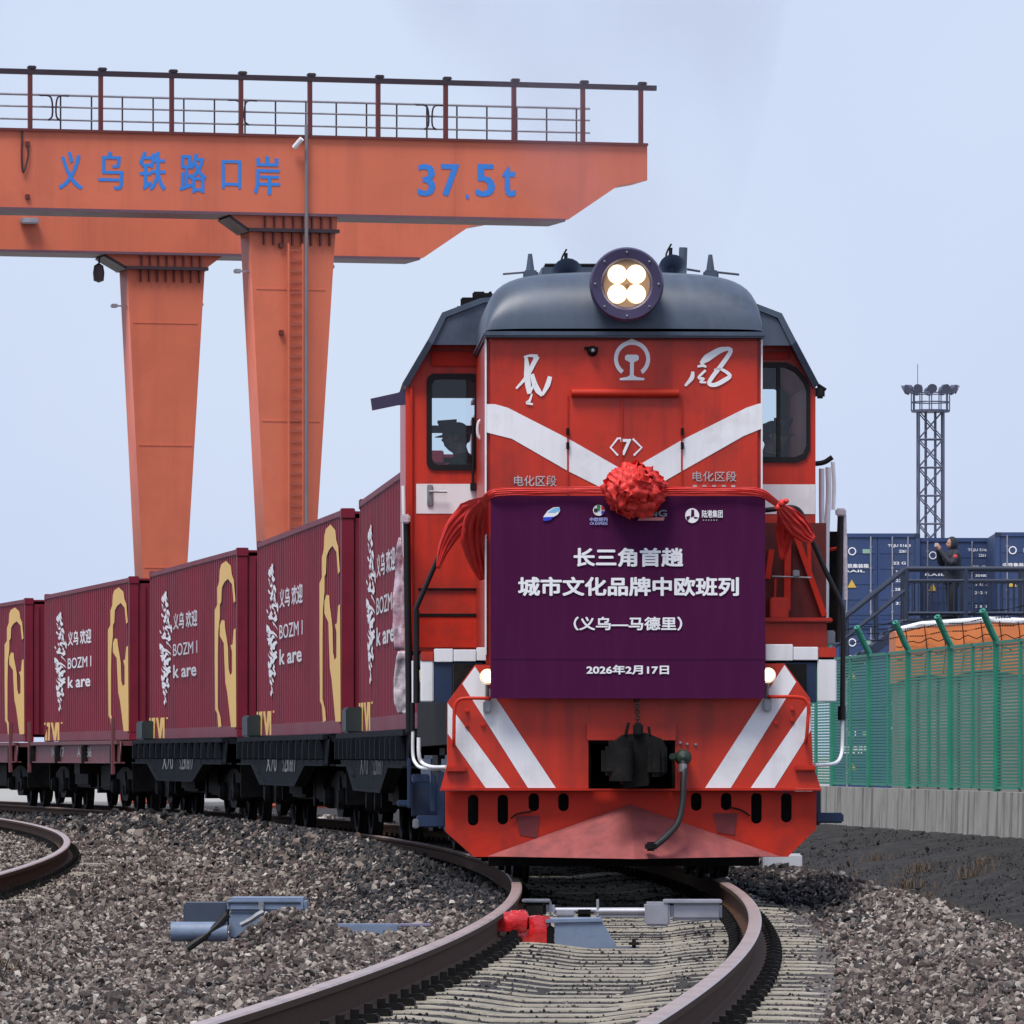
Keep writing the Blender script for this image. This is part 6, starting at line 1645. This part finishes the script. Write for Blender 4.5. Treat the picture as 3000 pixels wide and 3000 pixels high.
ZT = lambda x, y: (1150 + .6211 * x, 2450 + .6211 * y)
def tb(Y, x0_, x1_, y0_, y1_, d, bev, name, m, parent, O):
    a, c = at(*ZT(x0_, y1_), Y), at(*ZT(x1_, y0_), Y); b = nb(); box(b, a.x, c.x, Y, Y + d, a.z, c.z, bev); bmesh.ops.translate(b, vec=-O, verts=b.verts[:]); return new_obj(name, b, m, parent, smooth=35)
# wedge-shaped cover
TY = 40.0
wc = empty('cover_box', at(*ZT(900, 540), TY)); tag(wc, 'blue-grey wedge-shaped metal cover lying between the rails', 'cover'); Ow = Vector(wc.location)
prof = [at(*ZT(*q), TY) for q in ((765, 530), (765, 405), (985, 398), (1068, 535))]
me = plate_mesh([[(q.x - Ow.x, q.z - Ow.z) for q in prof]], .34); new_obj('cover_shell', me, m_machine, wc)
prof = [at(*ZT(*q), TY) for q in ((722, 408), (722, 392), (985, 388), (990, 402))]
me = plate_mesh([[(q.x - Ow.x, q.z - Ow.z) for q in prof]], .40); new_obj('cover_top', me, m_machine, wc, loc=(0, -.012, 0))
tb(TY - .02, 770, 1165, 528, 540, .4, .004, 'base_plate', m_machine_d, wc, Ow)
tb(TY, 1115, 1165, 485, 530, .15, .02, 'bracket', m_grime, wc, Ow)
tb(TY, 728, 762, 425, 520, .10, .008, 'end_plate', m_grime, wc, Ow)
# thing wrapped in red plastic
rw = nb()
for (x0_, x1_, y0_, y1_, d0, d1) in ((485, 640, 360, 450, 0, .25), (640, 745, 380, 508, .02, .25), (540, 700, 440, 508, .04, .25), (425, 500, 420, 455, .05, .18), (560, 630, 352, 400, .02, .2)):
    a, c = at(*ZT(x0_, y1_), TY + d0), at(*ZT(x1_, y0_), TY + d0)
    t = bmesh.new(); bmesh.ops.create_cube(t, size=1); bmesh.ops.subdivide_edges(t, edges=t.edges[:], cuts=5, use_grid_fill=True)
    for v in t.verts:
        s_ = v.co.copy(); rr = max(abs(s_.x), abs(s_.y), abs(s_.z)) ; L_ = s_.length
        s_ = s_.lerp(s_ / max(L_, 1e-6) * .58, .30)
        v.co = Vector((a.x + (s_.x + .5) * (c.x - a.x), TY + d0 + (s_.y + .5) * (d1 - d0), a.z + (s_.z + .5) * (c.z - a.z)))
    join(rw, t)
for v in rw.verts:
    v.co += Vector([.012 * noise.noise(v.co * 22 + Vector((k * 11, 0, 0))) for k in range(3)])
org = at(*ZT(600, 508), TY); bmesh.ops.translate(rw, vec=-org, verts=rw.verts[:])
wr_ = new_obj('wrapped_joint', rw, m_plastic, loc=org, smooth=50); tag(wr_, 'rod joint wrapped in shiny red plastic beside the left rail', 'wrapped joint')
# locking cylinder across the track
KY = 42.3
lk = empty('locking_device', at(*ZT(1100, 420), KY)); tag(lk, 'bare steel locking cylinder lying across the track between the rails', 'locking device'); Ok = Vector(lk.location)
tb(KY, 1190, 1310, 312, 425, .26, .015, 'cylinder_block', m_galv, lk, Ok)
tb(KY + .02, 1312, 1555, 312, 398, .24, .02, 'cylinder_block', m_galv, lk, Ok)
tb(KY - .01, 1280, 1555, 300, 316, .28, .004, 'top_plate', m_galv, lk, Ok)
for (xa, xb, y, r_) in ((960, 1192, 355, .022), (965, 1192, 345, .012), (960, 1190, 378, .010), (760, 965, 350, .020)):
    b = nb(); cyl(b, at(*ZT(xa, y), KY + .1), at(*ZT(xb, y), KY + .1), r_, n=12); bmesh.ops.translate(b, vec=-Ok, verts=b.verts[:]); new_obj('rod', b, m_galv, lk, smooth=40)
tb(KY + .08, 962, 974, 298, 378, .1, .003, 'stop_plate', m_galv, lk, Ok)
tb(KY, 615, 725, 312, 385, .2, .02, 'clamp', m_grime, lk, Ok)
tb(KY - .01, 610, 745, 298, 312, .2, .006, 'clamp_plate', m_steel, lk, Ok)
tb(KY + .03, 725, 765, 310, 375, .12, .02, 'clamp_nut', m_galv, lk, Ok)
tb(KY + .05, 860, 950, 345, 382, .1, .02, 'rod_sleeve', m_grime, lk, Ok)
tb(KY + .05, 765, 865, 352, 382, .1, .012, 'rod_sleeve', m_galv, lk, Ok)
# small white marker stone right of the track
mk = at(2295, 2540, 62); b = nb(); a, c = at(2235, 2548, 62), at(2350, 2502, 62); box(b, a.x, c.x, 62, 62.3, c.z - .42, c.z, .015); bmesh.ops.translate(b, vec=-mk, verts=b.verts[:])
ms = new_obj('marker_stone', b, m_white, loc=mk); tag(ms, 'small white marker stone right of the track beyond the plough', 'marker')

# ------------------------------------------------------------------ people
def skin_mesh(chains, levels=2):
    """chains: list of [(point, radius), ...]; each becomes a tapered skinned limb; all are fused into one surface"""
    b = nb()
    for ch in chains:
        P_ = smooth_pts([q for q, r in ch], 4) if len(ch) > 2 else [Vector(q) for q, r in ch]
        m0 = len(ch); r_ = [np.interp(i / (len(P_) - 1) * (m0 - 1), range(m0), [q[1] for q in ch]) for i in range(len(P_))]
        d0 = (P_[0] - P_[1]).normalized(); d1 = (P_[-1] - P_[-2]).normalized()
        P_ = [P_[0] + d0 * r_[0] * .6] + P_ + [P_[-1] + d1 * r_[-1] * .6]; r_ = [r_[0] * .55] + r_ + [r_[-1] * .55]
        tube(b, P_, [float(k) for k in r_], 12)
    return b
def fuse(name, b, voxel, m, parent):
    o = new_obj(name, b, m, parent, smooth=None)
    md = o.modifiers.new('fuse', 'REMESH'); md.mode = 'VOXEL'; md.voxel_size = voxel
    md2 = o.modifiers.new('smooth', 'SMOOTH'); md2.factor = .5; md2.iterations = 3
    apply_mods(o); o.data.materials.clear(); o.data.materials.append(m); o.data.shade_smooth()
    return o
def head_bm(b, c, fwd, s=1.0):
    """head with nose, chin, brow and ears, looking along fwd (horizontal unit vector)"""
    c = Vector(c); f = Vector(fwd); side = f.cross(Vector((0, 0, 1)))
    t = bmesh.new(); bmesh.ops.create_uvsphere(t, u_segments=24, v_segments=18, radius=1)
    for v in t.verts:
        x, y, z = v.co
        w = .074 * (1 - .18 * max(0, -z)); L_ = .096 * (1 - .12 * max(0, -z)); h = .118
        v.co = c + side * x * w * s + f * (y * L_ + (.018 if z < -.3 and y > 0 else 0)) * s + Vector((0, 0, z * h * s))
    join(b, t)
    tube(b, [c + f * .088 * s + Vector((0, 0, .02 * s)), c + f * .112 * s + Vector((0, 0, -.022 * s)), c + f * .092 * s + Vector((0, 0, -.036 * s))], [.010 * s, .015 * s, .012 * s], 8)
    for k in (-1, 1): tube(b, [c + side * k * .072 * s + Vector((0, 0, .02 * s)), c + side * k * .082 * s - f * .008 * s + Vector((0, 0, -.005 * s)), c + side * k * .073 * s + Vector((0, 0, -.03 * s))], .011 * s, 6)
    tube(b, [c + f * .088 * s + side * .022 * s + Vector((0, 0, -.062 * s)), c + f * .098 * s + Vector((0, 0, -.060 * s)), c + f * .088 * s - side * .022 * s + Vector((0, 0, -.062 * s))], .007 * s, 6)
def eyes(parent, c, fwd, s=1.0):
    c = Vector(c); f = Vector(fwd); side = f.cross(Vector((0, 0, 1)))
    for k in (-1, 1):
        b = nb(); bmesh.ops.create_uvsphere(b, u_segments=10, v_segments=8, radius=.011 * s, matrix=Matrix.Translation(c + f * .085 * s + side * k * .031 * s + Vector((0, 0, .015 * s)))); new_obj('eye', b, m_black, parent)
def hand(chs, wrist, d, curl, side, s=1.0):
    """palm and five fingers, closing along curl"""
    w, d, curl, side = Vector(wrist), Vector(d).normalized(), Vector(curl).normalized(), Vector(side).normalized()
    palm = w + d * .05 * s; chs.append([(w, .024 * s), (palm, .032 * s), (palm + d * .035 * s, .030 * s)])
    for i, L_ in enumerate((.062, .072, .068, .052)):
        r0 = palm + d * .04 * s + side * (-.030 + .020 * i) * s
        chs.append([(r0, .0095 * s), (r0 + d * L_ * .5 * s + curl * .012 * s, .0088 * s), (r0 + d * L_ * .7 * s + curl * .040 * s, .0078 * s)])
    r0 = palm - d * .01 * s - side * .030 * s; chs.append([(r0, .012 * s), (r0 - side * .022 * s + d * .025 * s + curl * .012 * s, .0105 * s), (r0 - side * .015 * s + d * .050 * s + curl * .028 * s, .009 * s)])

# person photographing on the platform, facing left
ph = empty('person', (pp(2795, 0).x, PY + .55, zdeck)); tag(ph, 'person in a dark hooded coat holding up a phone on the platform', 'person')
f = Vector((-.94, -.34, 0)).normalized(); sd = f.cross(Vector((0, 0, 1)))
ub = Vector((0, 0, 1)); HC = f * .03 + ub * 1.63
def q_(fw, s_, z): return f * fw + sd * s_ + ub * z
body = []
for k in (-1, 1):
    body.append([(q_(0, k * .09, .92), .085), (q_(.02, k * .10, .50), .055), (q_(-.01, k * .10, .10), .038)])
    body.append([(q_(-.01, k * .10, .07), .04), (q_(.10, k * .11, .045), .036), (q_(.17, k * .115, .04), .028)])
body.append([(q_(0, 0, .90), .13), (q_(-.01, 0, 1.15), .125), (q_(-.01, 0, 1.38), .13), (q_(.0, 0, 1.47), .07), (q_(.02, 0, 1.56), .05)])
wr1, wr2 = q_(.32, .05, 1.50), q_(.33, -.07, 1.49)
for k, wv in ((1, wr1), (-1, wr2)):
    sh_ = q_(0, k * .19, 1.41); el = q_(.14, k * .26, 1.20)
    body.append([(sh_, .055), (el, .042), (wv, .028)]); hand(body, wv, q_(.25, -k * .2, .9), -sd * k, f)
bb = skin_mesh(body); head_bm(bb, HC, f)
pb = fuse('body', bb, .008, m_skin, ph); eyes(pb, HC, f)
coat = [[(q_(0, 0, .78), .20), (q_(-.01, 0, .95), .19), (q_(-.02, 0, 1.2), .185), (q_(-.01, 0, 1.38), .175), (q_(0, 0, 1.47), .11)], [(q_(-.02, -.17, 1.42), .085), (q_(-.02, .17, 1.42), .085)]]
for k, wv in ((1, wr1), (-1, wr2)): coat.append([(q_(0, k * .19, 1.41), .088), (q_(.14, k * .27, 1.20), .075), (wv - (wv - q_(.14, k * .27, 1.2)).normalized() * .02, .052)])
fuse('coat', skin_mesh(coat), .011, m_coat, pb)
tr = []
for k in (-1, 1): tr.append([(q_(0, k * .09, .90), .115), (q_(.02, k * .10, .50), .088), (q_(0, k * .10, .10), .070)])
fuse('trousers', skin_mesh(tr), .011, m_trouser, pb)
sh = []
for k in (-1, 1): sh.append([(q_(-.05, k * .10, .05), .05), (q_(.08, k * .11, .045), .048), (q_(.19, k * .115, .038), .036)])
fuse('shoes', skin_mesh(sh), .009, m_black, pb)
b = nb(); bmesh.ops.create_uvsphere(b, u_segments=24, v_segments=16, radius=1)       # hood open towards the face
for v in b.verts: v.co = HC - f * .025 + sd * v.co.x * .118 + f * v.co.y * .135 + ub * v.co.z * .155
fv = [v for v in b.verts if (v.co - HC).dot(f) > .055 and (v.co - HC).z < .11]; bmesh.ops.delete(b, geom=fv, context='VERTS')
ho_ = new_obj('hood', b, m_coat, pb, smooth=60); md = ho_.modifiers.new('thickness', 'SOLIDIFY'); md.thickness = .015
b = nb(); c_ = q_(.06, -.31, 1.33); bmesh.ops.create_uvsphere(b, u_segments=12, v_segments=8, radius=1, matrix=Matrix.Translation(q_(.055, .28 * -1, 1.335)) @ Matrix.Diagonal((.055, .045, .05, 1))); new_obj('sleeve_badge', b, mat('red_badge', (.6, .03, .03), .5), pb, smooth=60)
phone = nb(); box(phone, -.08, .08, -.005, .005, -.04, .04, .004)
po_ = new_obj('phone', phone, m_film, loc=Vector(ph.location) + q_(.385, -.01, 1.60), rot=(0, 0, math.atan2(f.y, f.x) + R(90))); tag(po_, 'pale mobile phone held up by the person on the platform', 'phone')

# driver and second man in the cab, behind the windows
def cab_man(name, px, py, d, f, label, s=1.0, lean=(0, 0)):
    q = P1(px, py, d); base = LF.O + LF.u * q[0] + LF.n * d + Vector((0, 0, q[1] - 1.63 * s))
    e = empty(name, base); tag(e, label, 'person')
    f = Vector(f).normalized(); sd = f.cross(Vector((0, 0, 1))); up = Vector((0, 0, 1)); HC = f * .05 + up * 1.63
    def g(fw, s_, z): return f * fw + sd * s_ + up * z
    hips = [[(g(0, 0, .92), .14), (g(-.02, 0, 1.15), .13), (g(-.01, 0, 1.38), .135), (g(.01, 0, 1.47), .065), (g(.03, 0, 1.56), .055)]]
    for k in (-1, 1):
        wv = g(.20, k * .14, 1.12); hips.append([(g(0, k * .18, 1.40), .055), (g(.08, k * .25, 1.14), .045), (wv, .030)]); hand(hips, wv, g(.9, 0, -.3), -up, sd * k)
        hips.append([(g(.0, k * .10, .92), .09), (g(.24, k * .12, .93), .065), (g(.26, k * .12, .48), .045)]); hips.append([(g(.25, k * .12, .44), .04), (g(.34, k * .12, .42), .034)])
    bb = skin_mesh(hips); head_bm(bb, HC, f); pb = fuse('body', bb, .009, m_skin, e); eyes(pb, HC, f)
    jk = [[(g(0, 0, .92), .175), (g(-.02, 0, 1.15), .165), (g(-.01, 0, 1.38), .165), (g(.01, 0, 1.47), .085)], [(g(-.01, -.17, 1.41), .082), (g(-.01, .17, 1.41), .082)]]
    for k in (-1, 1): jk.append([(g(0, k * .19, 1.40), .08), (g(.08, k * .26, 1.14), .068), (g(.18, k * .145, 1.12), .046)])
    fuse('jacket', skin_mesh(jk), .012, m_uniform, pb)
    tr = []
    for k in (-1, 1): tr.append([(g(.0, k * .10, .93), .12), (g(.24, k * .12, .93), .085), (g(.26, k * .12, .50), .065)])
    fuse('trousers', skin_mesh(tr), .012, m_uniform, pb)
    b = nb(); n_ = 28; prof = [(.098, .055, .0), (.100, .075, 0), (.125, .125, .01), (.120, .140, .01), (.0, .150, .0)]   # peaked cap
    rings = []
    for (r_, z, fo) in prof: rings.append([b.verts.new(HC + f * (r_ * 1.15 * math.cos(t) + fo) + sd * r_ * .98 * math.sin(t) + up * (z - .035 + .028 * math.cos(t) * (z > .1))) for t in [2 * math.pi * i / n_ for i in range(n_)]])
    for A_, B_ in zip(rings, rings[1:]):
        for i in range(n_):
            try: b.faces.new((A_[i], A_[(i + 1) % n_], B_[(i + 1) % n_], B_[i]))
            except ValueError: pass
    cp_ = new_obj('cap', b, m_uniform, pb, smooth=50)
    b = nb(); A_, B_ = [], []
    for i in range(13):
        t = R(-62 + 124 * i / 12); A_.append(b.verts.new(HC + f * .112 * math.cos(t) + sd * .096 * math.sin(t) + up * .022)); B_.append(b.verts.new(HC + f * (.112 * math.cos(t) + .062 * math.cos(t * 1.35)) + sd * .1 * math.sin(t) + up * .006))
    for i in range(12): b.faces.new((A_[i], A_[i + 1], B_[i + 1], B_[i]))
    pk = new_obj('cap_peak', b, m_black, cp_, smooth=60); md = pk.modifiers.new('thickness', 'SOLIDIFY'); md.thickness = .005
    b = nb(); bmesh.ops.create_uvsphere(b, u_segments=20, v_segments=14, radius=1)                    # short dark hair under the cap
    for v in b.verts: v.co = HC - f * .012 + sd * v.co.x * .080 + f * v.co.y * .098 + up * (v.co.z * .11 + .01)
    bmesh.ops.delete(b, geom=[v for v in b.verts if (v.co - HC).dot(f) > .02 or v.co.z < HC.z - .045], context='VERTS')
    new_obj('hair', b, m_black, pb, smooth=60)
    return e
drv = cab_man('person', 395, 775, 3.55, (-.93, .18, 0), 'driver in dark uniform and peaked cap behind the left cab window')
cab_man('person', 1545, 770, 3.6, (.9, -.35, 0), 'second man in peaked cap behind the right cab window, half hidden by the hood')

# ------------------------------------------------------------------ thin exhaust smoke rising behind the headlamp
b = nb(); rings = []; n_ = 20
for (x, z, r) in ((1.25, 4.5, .25), (1.2, 5.0, .55), (1.05, 5.8, 1.0), (.8, 6.8, 1.5), (.5, 8.2, 2.1), (.2, 9.8, 2.5), (.0, 11.0, 1.6)):
    rings.append([b.verts.new((x + r * math.cos(2 * math.pi * i / n_), 60 + r * math.sin(2 * math.pi * i / n_), z)) for i in range(n_)])
for A_, B_ in zip(rings, rings[1:]):
    for i in range(n_): b.faces.new((A_[i], A_[(i + 1) % n_], B_[(i + 1) % n_], B_[i]))
b.faces.new(rings[0]); b.faces.new(rings[-1])
m_sm = bpy.data.materials.new('exhaust_smoke'); m_sm.use_nodes = True
n, l = m_sm.node_tree.nodes, m_sm.node_tree.links
n.remove(n['Principled BSDF'])
pv = n.new('ShaderNodeVolumePrincipled'); pv.inputs['Color'].default_value = (.62, .56, .72, 1); pv.inputs['Anisotropy'].default_value = .2
tc = n.new('ShaderNodeTexCoord'); mp = n.new('ShaderNodeMapping'); mp.inputs['Scale'].default_value = (1, 1, .55)
z = n.new('ShaderNodeTexNoise'); z.inputs['Scale'].default_value = .9; z.inputs['Detail'].default_value = 3
mr = n.new('ShaderNodeMapRange'); mr.inputs[1].default_value = .42; mr.inputs[2].default_value = .75; mr.inputs[3].default_value = 0; mr.inputs[4].default_value = .16
l.new(tc.outputs['Object'], mp.inputs['Vector']); l.new(mp.outputs['Vector'], z.inputs['Vector']); l.new(z.outputs['Fac'], mr.inputs[0]); l.new(mr.outputs[0], pv.inputs['Density'])
l.new(pv.outputs[0], n['Material Output'].inputs['Volume'])
smk = new_obj('exhaust_smoke', b, m_sm); tag(smk, 'faint lilac exhaust smoke drifting up above the locomotive', 'smoke', kind='stuff')
